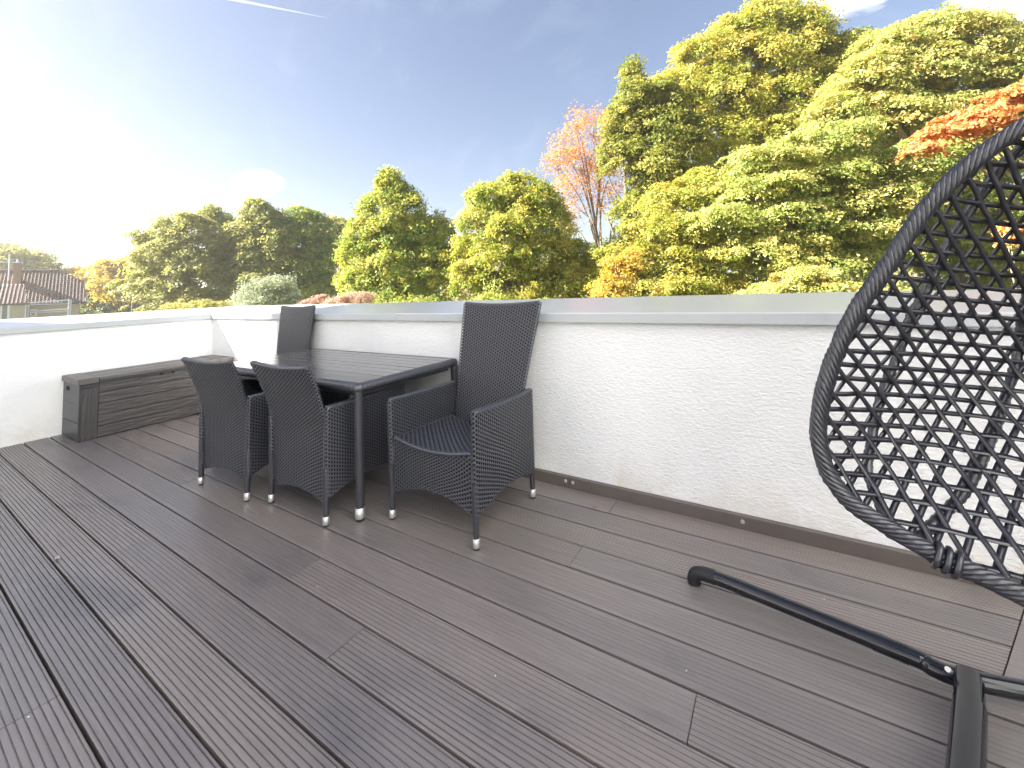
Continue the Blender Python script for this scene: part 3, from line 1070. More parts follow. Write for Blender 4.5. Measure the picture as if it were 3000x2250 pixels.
def egg_depth(h, w):
    r = np.clip(egg_rho(h, w), 0, 1)
    return ED * (1 - r ** 1.55)


def egg_pt(h, w, off=0.0):
    d = egg_depth(h, w)
    return E0 + h * EH + w * EW + (d + off) * EN


def egg_normal(h, w):
    e = 0.004
    du = egg_pt(h + e, w) - egg_pt(h - e, w); dv = egg_pt(h, w + e) - egg_pt(h, w - e)
    n = np.cross(du, dv); n /= np.linalg.norm(n) + 1e-9
    return n if n @ EN > 0 else -n


egg = empty('egg_chair', (E0 + HC * EH + WBt * EW).tolist())
eo = np.array(egg.location)
tag(egg, 'black woven egg-shaped hanging chair with rope rim, cut off by the edge of the view', 'hanging chair')


def strip(path, normals, width, thick, name, mat, parent):
    P = np.array(path) - eo
    m = len(P)
    T = np.gradient(P, axis=0); T /= np.linalg.norm(T, axis=1, keepdims=True)
    Nn = np.array(normals)
    S = np.cross(T, Nn); S /= np.linalg.norm(S, axis=1, keepdims=True) + 1e-9
    Nn = np.cross(S, T)
    V = np.concatenate([(P + S * a * width / 2 + Nn * b_ * thick / 2)[:, None, :] for a, b_ in ((-1, -1), (-0.85, 1), (0.85, 1), (1, -1))], 1)
    n = V.shape[1]
    I = np.arange(m * n).reshape(m, n); J = np.roll(I, -1, 1)
    Fq = np.stack([I[:-1], J[:-1], J[1:], I[1:]], -1).reshape(-1, 4)
    return link_mesh(name, np_mesh(name, V.reshape(-1, 3), Fq, False), mat, parent)


def egg_family(angle, spacing, phase, off, per=0.0):
    dv = np.array([math.cos(angle), math.sin(angle)]); nv = np.array([-dv[1], dv[0]])
    for k in range(-34, 35):
        c = ctr + nv * ((k + phase) * spacing)
        ts = np.linspace(-1.0, 1.0, 161)
        q = c[None, :] + ts[:, None] * dv[None, :]
        ok = egg_rho(q[:, 0], q[:, 1]) < 0.992
        if ok.sum() < 8: continue
        q = q[ok]
        # even steps along the curved shell
        P = np.array([egg_pt(h, w) for h, w in q])
        d = np.r_[0, np.cumsum(np.linalg.norm(np.diff(P, axis=0), axis=1))]
        s = np.linspace(0, d[-1], max(6, int(d[-1] / 0.028)))
        hh, ww_ = np.interp(s, d, q[:, 0]), np.interp(s, d, q[:, 1])
        wob = 0.002 * np.sin(s * 9 + k * 1.7)
        nn = [egg_normal(h, w) for h, w in zip(hh, ww_)]
        path = [egg_pt(h, w) + n * (off + 0.0018 * math.cos(math.pi * s_ / 0.05 + k * math.pi)) + np.array([nv[0], nv[0] * 0.2, nv[1]]) * wb_
                for h, w, n, s_, wb_ in zip(hh, ww_, nn, s, wob)]
        strip(path, nn, 0.0120, 0.0018, 'strap', MT['strap'], egg)


egg_family(R(-4), 0.035, 0.25, 0.000)
egg_family(R(57), 0.038, 0.25, 0.0026)
egg_family(R(-63), 0.038, 0.25, -0.0026)

# rope rim: strands twisted round a core
rimP = np.array([E0 + h * EH + w * EW for h, w in rim2])
rimP = resample(rimP, 0.014, True)
m_ = len(rimP)
Tn = np.roll(rimP, -1, 0) - np.roll(rimP, 1, 0); Tn /= np.linalg.norm(Tn, axis=1, keepdims=True)
Sn = np.cross(Tn, EN); Sn /= np.linalg.norm(Sn, axis=1, keepdims=True)
NST = 8
rim_root = None
sl_ = np.arange(m_) / m_
turns = 26
for k in range(NST):
    a = 2 * math.pi * (k / NST) + 2 * math.pi * turns * sl_
    rr_ = 0.0125 + 0.0012 * np.sin(2 * math.pi * 40 * sl_ + k * 2.1)
    P = rimP + rr_[:, None] * (np.cos(a)[:, None] * Sn + np.sin(a)[:, None] * EN) - eo
    mb = MB(); mb.tube(P, 0.0062, 6, closed=True)
    if rim_root is None:
        core = MB(); core.tube(rimP - eo, 0.0105, 8, closed=True)
        rim_root = core.build('rim', MT['strap'], egg)
    mb.build('rope_strand', MT['strap'], rim_root)


def egg_hit(px, py):
    """where the line of sight through a pixel meets the shell"""
    prev = None
    for t in np.linspace(0.7, 2.6, 400):
        Q = at(px, py, t) - E0
        h, w, n = Q @ EH, Q @ EW, Q @ EN
        if egg_rho(h, w) < 1:
            f = n - egg_depth(h, w)
            if f > 0: return (h, w)
    return None


ribpx = [[(2957, 487), (2903, 559), (2824, 674), (2776, 758), (2722, 873), (2686, 933), (2644, 1054), (2619, 1108), (2595, 1174), (2571, 1271), (2566, 1301), (2553, 1371), (2578, 1453), (2616, 1516)],
         [(2993, 1054), (2963, 1132), (2939, 1200), (2888, 1326), (2838, 1421), (2781, 1485), (2711, 1554), (2680, 1580)]]
knot = None
for rp in ribpx:
    hw = [egg_hit(*p) for p in rp]
    hw = [p for p in hw if p is not None]
    if len(hw) < 4: continue
    # continue up out of the frame towards the crown of the egg
    h0, w0 = hw[0]
    top_ = (HC - 0.02, 0.66) if rp is ribpx[0] else (HC - 0.01, 0.60)
    pre = [(h0 + (top_[0] - h0) * k / 4, w0 + (top_[1] - w0) * k / 4) for k in (4, 3, 2, 1)]
    path = [egg_pt(h, w, 0) + egg_normal(h, w) * 0.013 for h, w in pre + hw]
    path.append(E0 + 0.205 * EH - 0.245 * EW + 0.03 * EN)
    path = catmull(path, 6)
    wrapped_tube('rib', np.array(path) - eo, 0.0115, 0.0115, MT['strap'], egg, pitch=0.02, n=8, slant=1.0, depth=0.18)
# mirrored ribs on the half outside the frame
for dh in (0.20, 0.36):
    hw = [(HC + dh * math.sin(math.pi * k / 12), -0.30 + 0.96 * k / 12) for k in range(13)]
    path = [egg_pt(h, w) + egg_normal(h, w) * 0.013 for h, w in hw]
    wrapped_tube('rib', np.array(path) - eo, 0.0115, 0.0115, MT['strap'], egg, pitch=0.02, n=8, slant=1.0, depth=0.18)
# cord bound round the rim where the ribs meet it
kc = min(range(m_), key=lambda i: np.linalg.norm(rimP[i] - (E0 + 0.20 * EH - 0.245 * EW)))
for j in range(3):
    c = rimP[(kc + j - 1) % m_] - eo
    ringp = [c + 0.0225 * (math.cos(t) * Sn[kc] + math.sin(t) * EN) for t in np.linspace(0, 2 * math.pi, 16, endpoint=False)]
    mb = MB(); mb.tube(ringp, 0.0055, 6, closed=True); mb.build('binding', MT['strap'], rim_root)
# hanging ring and spring (above the frame)
apex = E0 + HC * EH + WT * EW + 0.05 * EN - eo
mb = MB(); mb.tube([apex - (0, 0, 0.02), apex + (0, 0, 0.30)], 0.008, 8); mb.build('hanger', MT['steel'], egg)

# its stand
st = empty('egg_chair_stand', (0.375, 1.77, 0))
so = np.array([0.375, 1.77, 0.0])
tag(st, 'glossy black tubular steel stand of the hanging chair, one leg reaching across the deck', 'chair stand')
zb_ = 0.058
foot = np.array([-0.396, 1.93, 0.0])
elbow = np.array([0.245, 1.822, zb_])
arm_dir = (elbow - foot) * (1, 1, 0); arm_dir /= np.linalg.norm(arm_dir)
P1 = [foot + arm_dir * a + np.array([0, 0, z]) for a, z in ((0.050, 0.050), (0.10, zb_), (0.3, zb_))] + [elbow]
bend = catmull(P1 + [elbow + np.array([0.045, -0.016, -0.002]), np.array([0.335, 1.800, zb_ - 0.004]), np.array([0.42, 1.815, zb_ - 0.004]), np.array([0.70, 1.88, zb_]), np.array([1.25, 2.02, zb_])], 6)
mb = MB(); mb.tube([p - so for p in bend], 0.0245, 18); base = mb.build('base_bar', MT['gloss'], st)
fp = catmull([foot + (0, 0, 0.003), foot + (0, 0, 0.022), foot + arm_dir * 0.012 + np.array([0, 0, 0.043]), foot + arm_dir * 0.045 + np.array([0, 0, 0.054]), foot + arm_dir * 0.085 + np.array([0, 0, zb_ - 0.001])], 5)
mb = MB(); mb.tube([p - so for p in fp], [0.0255] * (len(fp) - 2) + [0.0262, 0.0262], 16); mb.build('foot_cap', MT['rubber'], base)
c0 = foot + arm_dir * 0.565 + np.array([0, 0, zb_])
mb = MB(); mb.tube([c0 - so, c0 + arm_dir * 0.085 - so], 0.0262, 18); mb.build('sleeve', MT['gloss'], base)
f0, f1, f2 = np.array([0.372, 1.800, 0.062]), np.array([0.345, 1.690, 0.062]), np.array([0.12, 0.94, 0.062])
mb = MB(); mb.tube([f0 - so, f1 - so], 0.0315, 20); mb.build('socket', MT['gloss'], st)
mb = MB(); mb.tube([f1 - so + (f1 - f2) * 0.004, f2 - so], 0.0335, 20); mb.build('front_bar', MT['gloss'], st)
bp = np.array([0.325, 1.765, 0.088])
mb = MB(); mb.tube([bp - so, bp + (-0.004, -0.006, 0.006) - so], [0.008, 0.007], 10); mb.build('bolt', MT['steel'], st)
pole = catmull([(1.25, 2.02, zb_ + 0.02), (1.30, 2.06, 0.5), (1.34, 2.10, 1.2), (1.25, 2.0, 1.85), (0.95, 1.72, 2.12), (0.60, 1.46, 2.02)], 8)
mb = MB(); mb.tube([np.array(p) - so for p in pole], 0.026, 16); mb.build('pole', MT['gloss'], st)

# ------------------------------------------------------------------ small things lying on the deck
def small_leaf(loc, size, rz, mat, label, curl=0.5):
    V, Fc = [], []
    for k in range(5):
        t = k / 4
        wd = size * 0.32 * math.sin(math.pi * (0.12 + 0.8 * t))
        z = size * curl * (t - 0.5) ** 2
        V += [((t - 0.5) * size, -wd, z + size * 0.10), ((t - 0.5) * size, 0, z), ((t - 0.5) * size, wd, z + size * 0.10)]
    for k in range(4):
        for j in (0, 1):
            a = k * 3 + j
            Fc.append((a, a + 1, a + 4, a + 3))
    mb = MB(); mb.add(V, Fc)
    o = mb.build('fallen_leaf', mat)
    o.location = loc; o.rotation_euler = (0, 0, rz)
    return tag(o, label, 'leaf')


m_red = plain('dry_red_leaf', (0.42, 0.11, 0.04), 0.7, var=0.2, vscale=40)
m_pale = plain('dry_pale_leaf', (0.34, 0.31, 0.30), 0.7, var=0.15, vscale=40)
small_leaf((-0.973, 2.288, 0.003), 0.022, 0.6, m_red, 'tiny orange leaf on the deck near the skirting board')
small_leaf((-3.118, 0.615, 0.002), 0.036, -0.4, m_pale, 'pale curled leaf lying across a gap of the near deck boards', 1.2)
small_leaf((-5.62, 2.30, 0.568), 0.045, 0.9, m_red, 'dry brown leaf on the lid of the storage box', 1.5)
for (x, y), lb_ in (((-0.351, 1.497), 'tiny white crumb on the deck above the short board joint at lower right'), ((-0.875, 1.178), 'tiny white crumb on the deck in front of the high-backed armchair'),
                    ((-1.78, 1.14), 'tiny white crumb on the deck in front of the table leg'), ((-2.043, 0.356), 'tiny white crumb nearest the bottom left of the photo'),
                    ((0.047, 2.072), 'tiny white crumb between the black stand leg and the skirting board')):
    mb = MB()
    r_ = 0.0026
    mb.add([(0, 0, r_ * 1.6), (r_, 0, r_ * .5), (0, r_ * 1.4, r_ * .5), (-r_, 0, r_ * .5), (0, -r_, r_ * .5), (0, 0, 0)],
           [(0, 1, 2), (0, 2, 3), (0, 3, 4), (0, 4, 1), (5, 2, 1), (5, 3, 2), (5, 4, 3), (5, 1, 4)])
    o = mb.build('crumb', MT['whiteframe']); o.location = (x, y, 0.0008)
    tag(o, lb_, 'crumb', 'white crumbs on the deck')

# ------------------------------------------------------------------ house across the garden
HD = 64.0
_hd = (at(246, 870, 1.0) - CAM) * (1, 1, 0)
H_F = _hd / np.linalg.norm(_hd)                           # away from the terrace, down its flank
H_R = np.array([H_F[1], -H_F[0], 0.0])                    # along its front
HYAW = math.atan2(H_R[1], H_R[0])


def hz(px, py, f):
    """(r, z) of a pixel on the upright plane at distance f parallel to the house front"""
    d = AZ + AX * (px - CX) / F_PX - AY * (py - CY) / F_PX
    t = f / (d @ H_F)
    q = CAM + d * t
    return q @ H_R, q[2]


hs = empty('tiled_house', (H_F * HD + H_R * -4.0).tolist(), HYAW)
tag(hs, 'beige house with brown tiled half-hipped roof, chimney and white railing beyond the parapet', 'house')
ox = -4.0


def L(r, f, z):
    return (r - ox, f - HD, z)


ze = hz(252, 880, HD)[1]; re_ = hz(252, 880, HD)[0]
FR = HD + 4.2
rr, zr = hz(170, 794, FR)
rl = hz(-160, 850, HD)[0]
# main roof: profiled tiles, right edge following the half hip and the verge
rh, zh = hz(243, 828, HD + 2.9)


def roof_sheet(name, r0, right_fn, f0, z0, f1, z1, tw=0.26, th=0.36):
    nr = int(round(math.hypot(f1 - f0, z1 - z0) / th))
    width = max(right_fn(0), right_fn(1)) - r0
    nc = int(width / tw) + 1
    V, Fc = [], []
    up = np.array([0, -(z1 - z0), (f1 - f0)]); up = up / np.linalg.norm(up)
    sub = 6
    for j in range(nr):
        for e in (0, 1):
            v = (j + e) / nr
            lift = 0.055 * (1 - e)
            for i in range(nc * sub + 1):
                r = r0 + i * tw / sub
                h = 0.05 * math.sin(2 * math.pi * i / sub)
                V.append((r - ox, f0 + (f1 - f0) * v - HD + up[1] * (h + lift), z0 + (z1 - z0) * v + up[2] * (h + lift)))
        b = j * 2 * (nc * sub + 1); n_ = nc * sub + 1
        for i in range(nc * sub):
            if r0 + (i + 0.5) * tw / sub < right_fn((j + 0.5) / nr):
                Fc.append((b + i, b + i + 1, b + n_ + i + 1, b + n_ + i))
    mb = MB(); mb.add(V, Fc, True)
    return mb.build(name, MT['tiles'], hs)


vh = (zh - ze) / (zr - ze)
right_main = lambda v: re_ + (rh - re_) * v / vh if v < vh else rh + (rr - rh) * (v - vh) / (1 - vh)
roof = roof_sheet('roof', rl, right_main, HD - 0.35, ze - 0.15, FR, zr)
mb = MB()
back = 2 * FR - HD
mb.add([L(rl, FR, zr), L(rr, FR, zr), L(rh, back - 2.9, zh), L(re_, back, ze), L(rl, back, ze)], [(0, 1, 2, 3, 4)])
mb.add([L(rr, FR, zr - 0.02), L(rh, HD + 2.9, zh - 0.02), L(rh, back - 2.9, zh - 0.02)], [(0, 1, 2)])
mb.build('roof', MT['tiles'], hs)
mb = MB()
mb.tube([L(rl, FR, zr + 0.05), L(rr, FR, zr + 0.05)], 0.12, 8); mb.tube([L(rr, FR, zr + 0.05), L(rh, HD + 2.9, zh + 0.06)], 0.11, 8)
mb.tube([L(rh, HD + 2.9, zh + 0.03), L(re_, HD - 0.35, ze - 0.1)], 0.09, 8)
mb.build('ridge_tiles', MT['tiles'], roof)
rw = hz(233, 900, HD + 0.35)[0]
mb = MB()
mb.box(L(rl, HD + 0.35, GZ - 0.1), L(rw, back - 0.4, ze - 0.02))
mb.poly_prism([L(rw - 0.02, HD + 0.36, ze - 0.02), L(rw - 0.02, back - 0.41, ze - 0.02), L(rw - 0.02, back - 2.9, zh - 0.25), L(rw - 0.02, HD + 2.9, zh - 0.25)], (-0.2, 0, 0))
mb.build('wall', MT['beige'], hs)
mb = MB(); mb.tube([L(rl, HD - 0.45, ze - 0.2), L(re_ + 0.05, HD - 0.45, ze - 0.2)], 0.09, 8); mb.build('gutter', MT['leg'], hs)
# front wing on the left with its own roof
WF = HD - 3.0
wre, wze = hz(85, 884, WF - 0.3)
wrt, wzt = hz(69, 832, WF + 2.4)
roof_sheet('roof', rl + 0.3, lambda v: wre + (wrt - wre) * v, WF - 0.3, wze - 0.1, WF + 2.4, wzt)
rww = hz(74, 900, WF)[0]
mb = MB(); mb.box(L(rl + 0.8, WF, GZ - 0.1), L(rww, HD + 0.34, wze - 0.12)); mb.build('wall', MT['beige'], hs)
mb = MB(); mb.tube([L(rl + 0.3, WF - 0.4, wze - 0.18), L(wre + 0.05, WF - 0.4, wze - 0.18)], 0.08, 8); mb.build('gutter', MT['leg'], hs)
rd = hz(76, 900, WF - 0.1)[0]
mb = MB(); mb.tube([L(rd, WF - 0.12, wze - 0.2), L(rd, WF - 0.12, GZ)], 0.06, 8); mb.build('downpipe', MT['galv'], hs)
# window of the wing
w0, wz0 = hz(-22, 891, WF - 0.03); w1, wz1 = hz(27, 939, WF - 0.03)
mb = MB()
zt_, zb2 = wz0, wz1
for (a, b_) in (((w0, zb2), (w1, zb2 + 0.10)), ((w0, zt_ - 0.12), (w1, zt_)), ((w0, zb2 + 0.1005), (w0 + 0.12, zt_ - 0.1205)), ((w1 - 0.14, zb2 + 0.1005), (w1, zt_ - 0.1205)),
                (((w0 + w1) / 2 - 0.06, zb2 + 0.1005), ((w0 + w1) / 2 + 0.06, zt_ - 0.1205))):
    mb.box(L(a[0], WF - 0.05, a[1]), L(b_[0], WF - 0.002, b_[1]))
wfr = mb.build('window', MT['whiteframe'], hs)
mb = MB(); mb.box(L(w0 + 0.121, WF - 0.020, zb2 + 0.101), L(w1 - 0.141, WF - 0.010, zt_ - 0.121)); mb.build('pane', MT['glass'], wfr)
# chimney with cap and flue
cf = HD + 2.2
c0_, cz0 = hz(40, 770, cf); c1_, _z = hz(63, 770, cf)
mb = MB(); mb.box(L(c0_, cf, ze), L(c1_, cf + 0.7, cz0)); ch = mb.build('chimney', MT['brick'], roof)
mb = MB(); mb.box(L(c0_ - 0.05, cf - 0.05, cz0 + 0.001), L(c1_ + 0.05, cf + 0.75, cz0 + 0.07)); mb.tube([L(c0_ + 0.22, cf + 0.35, cz0 + 0.07), L(c0_ + 0.22, cf + 0.35, cz0 + 0.42)], 0.07, 8)
mb.build('chimney_cap', MT['galv'], hs)
# aerial mast
ma, mz1 = hz(29, 744, cf - 0.4); mz0 = hz(33, 813, cf - 0.4)[1]
mb = MB(); mb.tube([L(ma, cf - 0.4, mz0 - 0.3), L(ma, cf - 0.4, mz1)], 0.055, 8)
for dz_, ln in ((0.85, 1.3), (0.55, 0.5)):
    mb.tube([L(ma - ln, cf - 0.4, mz1 - dz_), L(ma + 0.25, cf - 0.4, mz1 - dz_)], 0.025, 6)
mb.build('aerial', MT['galv'], hs)
# balcony railing of white tube in front of the main wall
BF = HD - 1.8
for (pa, pb, rad_) in (((82, 888), (205, 879), 0.05), ((84, 893), (205, 890), 0.03), ((84, 913), (207, 905), 0.05), ((84, 918), (207, 911), 0.035)):
    a, b_ = hz(*pa, BF), hz(*pb, BF)
    mb = MB(); mb.tube([L(a[0], BF, a[1]), L(b_[0], BF, b_[1])], rad_, 8); mb.build('rail', MT['galv'], hs)
for px_, py_ in ((83, 884), (203, 876), (208, 878)):
    r_, z_ = hz(px_, py_, BF)
    mb = MB(); mb.tube([L(r_, BF - 0.07, z_), L(r_, BF - 0.07, -2.5)], 0.07, 8); mb.build('rail_post', MT['galv'], hs)
ra, za = hz(83, 925, BF); rb2, _ = hz(208, 925, BF)
mb = MB(); mb.box(L(ra, BF - 0.05, -2.7), L(rb2, HD + 0.34, -2.5)); mb.build('balcony_slab', MT['beige'], hs)
v0, vz0 = hz(89, 906, HD + 0.3); v1, vz1 = hz(108, 927, HD + 0.3)
mb = MB(); mb.box(L(v0, HD + 0.22, vz1), L(v1, HD + 0.348, vz0)); vb = mb.build('vent_box', MT['whiteframe'], hs)
mb = MB()
for q in (0.25, 0.65):
    zz_ = vz1 + (vz0 - vz1) * q
    mb.box(L(v0 + 0.12, HD + 0.20, zz_), L(v1 - 0.15, HD + 0.219, zz_ + 0.1))
mb.build('vent_slot', MT['leg'], vb)

# wooden mast between the house and the trees
q = at(392, 818, 36.0)
mp_ = empty('wooden_mast', (q[0], q[1], GZ))
tag(mp_, 'plain grey wooden mast standing between the tiled house and the hazy trees', 'mast')
mb = MB(); mb.tube([(0, 0, 0), (0, 0, q[2] - GZ)], [0.15, 0.10], 10); mb.build('shaft', MT['wood'], mp_)

# ------------------------------------------------------------------ trees
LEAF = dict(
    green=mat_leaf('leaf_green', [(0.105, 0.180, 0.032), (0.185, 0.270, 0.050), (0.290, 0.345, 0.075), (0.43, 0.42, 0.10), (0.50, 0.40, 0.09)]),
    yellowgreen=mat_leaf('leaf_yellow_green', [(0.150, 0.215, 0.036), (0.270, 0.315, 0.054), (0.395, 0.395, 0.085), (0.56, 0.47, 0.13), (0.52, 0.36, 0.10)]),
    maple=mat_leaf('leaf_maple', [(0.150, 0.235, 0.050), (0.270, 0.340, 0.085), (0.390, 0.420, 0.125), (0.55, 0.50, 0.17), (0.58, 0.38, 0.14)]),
    olive=mat_leaf('leaf_olive', [(0.150, 0.185, 0.060), (0.245, 0.270, 0.090), (0.350, 0.345, 0.120), (0.47, 0.41, 0.15)]),
    oak=mat_leaf('leaf_oak', [(0.085, 0.125, 0.026), (0.160, 0.200, 0.040), (0.260, 0.275, 0.060), (0.40, 0.35, 0.09)]),
    dark=mat_leaf('leaf_dark', [(0.062, 0.102, 0.030), (0.103, 0.149, 0.042), (0.159, 0.192, 0.057)]),
    grey=mat_leaf('leaf_grey_green', [(0.235, 0.270, 0.173), (0.331, 0.362, 0.232), (0.428, 0.440, 0.300)]),
    orange=mat_leaf('leaf_orange', [(0.50, 0.22, 0.09), (0.60, 0.31, 0.12), (0.60, 0.41, 0.16)]),
    red=mat_leaf('leaf_red', [(0.56, 0.19, 0.09), (0.66, 0.32, 0.12), (0.64, 0.46, 0.16)]),
    pink=mat_leaf('leaf_pink', [(0.42, 0.24, 0.20), (0.50, 0.32, 0.26), (0.50, 0.38, 0.26)]),
    gold=mat_leaf('leaf_gold', [(0.331, 0.298, 0.075), (0.524, 0.398, 0.090), (0.620, 0.454, 0.105)]),
)
WUP = np.array([0, 0, 1.0])


def rand_unit(n):
    v = rng.normal(size=(n, 3))
    return v / np.linalg.norm(v, axis=1, keepdims=True)


def leaf_mesh(name, P, Nrm, size, tint, mat, parent, tri=False):
    """one folded, pointed leaf (two triangles sharing the midrib as a kite) per point"""
    n = len(P)
    ref = rand_unit(n)
    T = np.cross(Nrm, ref); T /= np.linalg.norm(T, axis=1, keepdims=True) + 1e-9
    S = np.cross(Nrm, T)
    sz = size * (0.65 + 0.7 * rng.random(n))[:, None]
    if tri:
        V = np.empty((n, 3, 3))
        V[:, 0] = P - T * sz * 0.5 + S * sz * 0.28
        V[:, 1] = P - T * sz * 0.5 - S * sz * 0.42
        V[:, 2] = P + T * sz * 0.62
        return link_mesh(name, np_mesh(name, V.reshape(-1, 3), np.arange(3 * n).reshape(n, 3), False, {'tint': tint}), mat, parent)
    V = np.empty((n, 4, 3))
    V[:, 0] = P - T * sz * 0.5
    V[:, 1] = P + S * sz * 0.42 + Nrm * sz * 0.10
    V[:, 2] = P + T * sz * 0.55
    V[:, 3] = P - S * sz * 0.42 + Nrm * sz * 0.10
    Fq = np.arange(4 * n).reshape(n, 4)
    return link_mesh(name, np_mesh(name, V.reshape(-1, 3), Fq, False, {'tint': tint}), mat, parent)


def spray_leaves(blobs, n_spray, per, spray_r, leaf, flat=0.45, inner=0.55, up=0.75, droop=0.0, tint_bias=0.0):
    """leaves gathered into flattened sprays spread over and inside each ellipsoid"""
    vol = np.array([b[3] * b[4] * b[5] for b in blobs]) ** (2 / 3)
    cnt = np.maximum(3, (n_spray * vol / vol.sum()).astype(int))
    Ps, Ns, Ts, cs = [], [], [], []
    for b, c in zip(blobs, cnt):
        ctr_ = np.array(b[:3]); rad_ = np.array(b[3:6])
        u = rand_unit(c)
        u[:, 2] = np.where(u[:, 2] < -0.55, -u[:, 2], u[:, 2])
        r = inner + (1.04 - inner) * rng.random(c) ** 0.36
        out_ = rng.random(c) < 0.20
        r = np.where(out_, 1.02 + 0.30 * rng.random(c) ** 1.5, r)
        sc_ = ctr_ + u * r[:, None] * rad_
        cs.append(sc_)
        m = np.maximum(4, (per * (0.5 + rng.random(c)) * np.where(out_, 0.55, 1.0)).astype(int))
        idx = np.repeat(np.arange(c), m)
        k = len(idx)
        sr = spray_r * (0.55 + 0.9 * rng.random(c)) * np.where(out_, 0.75, 1.0)
        ax = u[idx] * 0.55 + WUP * up + rng.normal(size=(k, 3)) * 0.16
        ax /= np.linalg.norm(ax, axis=1, keepdims=True)
        d = rand_unit(k) * (rng.random(k) ** 0.5)[:, None]
        along = (d * ax).sum(1, keepdims=True)
        d = d - ax * along * (1 - flat)
        P = sc_[idx] + d * sr[idx][:, None]
        rr_ = (d ** 2).sum(1)
        P[:, 2] -= droop * rr_ * sr[idx]
        nn = u[idx] * 0.75 + WUP * 0.38 + rng.normal(size=(k, 3)) * 0.50
        nn /= np.linalg.norm(nn, axis=1, keepdims=True)
        st_ = rng.random(c)
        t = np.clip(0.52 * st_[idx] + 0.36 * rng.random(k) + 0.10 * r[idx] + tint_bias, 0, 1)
        Ps.append(P); Ns.append(nn); Ts.append(t)
    return np.concatenate(Ps), np.concatenate(Ns), np.concatenate(Ts), np.concatenate(cs)


def make_tree(name, base, blobs, leafkey, label, cat='tree', group=None, n_spray=300, per=40, spray_r=0.5, leaf=0.16, trunk_r=0.25, flat=0.45, inner=0.55,
              up=0.75, droop=0.1, nlimb=14, lean=0.0, tint_bias=0.0, trunk_top=None, bark='bark', twigs=70, dens=1.65, tri=True):
    base = np.array(base, float)
    root = empty(name, base.tolist())
    tag(root, label, cat, group)
    n_spray = int(n_spray * dens)
    if tri:
        per = int(per * 1.75); leaf *= 0.72
    else:
        leaf *= 0.90
    lb = [(b[0] - base[0], b[1] - base[1], b[2] - base[2], *b[3:]) for b in blobs]
    kids = []
    for b in lb:
        for _k in range(3):
            u_ = rand_unit(1)[0]
            u_[2] = abs(u_[2]) * 0.8 + 0.05
            q_ = 0.30 + 0.22 * rng.random()
            kids.append((b[0] + u_[0] * b[3] * 0.92, b[1] + u_[1] * b[4] * 0.92, b[2] + u_[2] * b[5] * 0.92, b[3] * q_, b[4] * q_, b[5] * q_ * 0.9))
    P, Nn, T, cs = spray_leaves(lb + kids, n_spray, per, spray_r, leaf, flat, inner, up, droop, tint_bias)
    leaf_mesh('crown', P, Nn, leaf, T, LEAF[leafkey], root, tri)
    # trunk, limbs to the blobs, twigs to the sprays
    C = np.array([b[:3] for b in lb]); top = C[np.argmax(C[:, 2])]
    hh = top[2] if trunk_top is None else trunk_top
    mid = C.mean(0)
    mb = MB()
    tp = [np.array([0, 0, -0.2])]
    for k in range(1, 7):
        t = k / 6
        tp.append(np.array([top[0] * t ** 1.6 + random.uniform(-.12, .12) * t, top[1] * t ** 1.6 + random.uniform(-.12, .12) * t, hh * t]))
    tp = catmull(tp, 4)
    mb.tube(tp, [trunk_r * (1 - 0.85 * i / (len(tp) - 1)) for i in range(len(tp))], 9)
    tr = mb.build('trunk', MT[bark], root)
    mb = MB()
    tpa = np.array(tp)
    order = list(range(len(C))); random.shuffle(order)
    limb_tips = []
    for i in order[:nlimb]:
        c = C[i]
        j = int(np.clip(np.searchsorted(tpa[:, 2], c[2] * random.uniform(0.45, 0.7)), 2, len(tpa) - 3))
        s = tpa[j]
        m1 = s + (c - s) * 0.45 + np.array([0, 0, 0.18 * np.linalg.norm(c - s)]) + rng.normal(size=3) * 0.15
        pth = catmull([s, m1, c + rng.normal(size=3) * 0.2], 5)
        r0 = trunk_r * 0.55
        mb.tube(pth, [r0 * (1 - 0.8 * k / (len(pth) - 1)) for k in range(len(pth))], 6)
        limb_tips.append((c, i))
    if limb_tips:
        tips = np.array([t[0] for t in limb_tips])
        pick = rng.choice(len(cs), min(twigs, len(cs)), replace=False)
        for k in pick:
            e = cs[k]
            s = tips[np.argmin(((tips - e) ** 2).sum(1))]
            m1 = (s + e) / 2 + rng.normal(size=3) * 0.15
            mb.tube([s, m1, e], [trunk_r * 0.10, trunk_r * 0.07, trunk_r * 0.03], 5, cap=False)
    mb.build('limbs', MT[bark], root)
    return root


def px_blobs(spec, depth, squash=0.9):
    """ellipsoids from measured outlines (px, py, half width px, half height px [, depth offset])"""
    out = []
    for s in spec:
        px, py, rx, ry = s[:4]
        dd = depth + (s[4] if len(s) > 4 else 0.0)
        c = at(px, py, dd)
        sc_ = dd / F_PX
        rz = ry * sc_
        rh_ = rx * sc_
        out.append((c[0], c[1], c[2], rh_ * 0.93, rh_ * 0.93 * squash if squash < 1 else rh_, rz))
    return out


def gbase(px, depth):
    q = at(px, 880, depth)
    return (q[0], q[1], GZ)


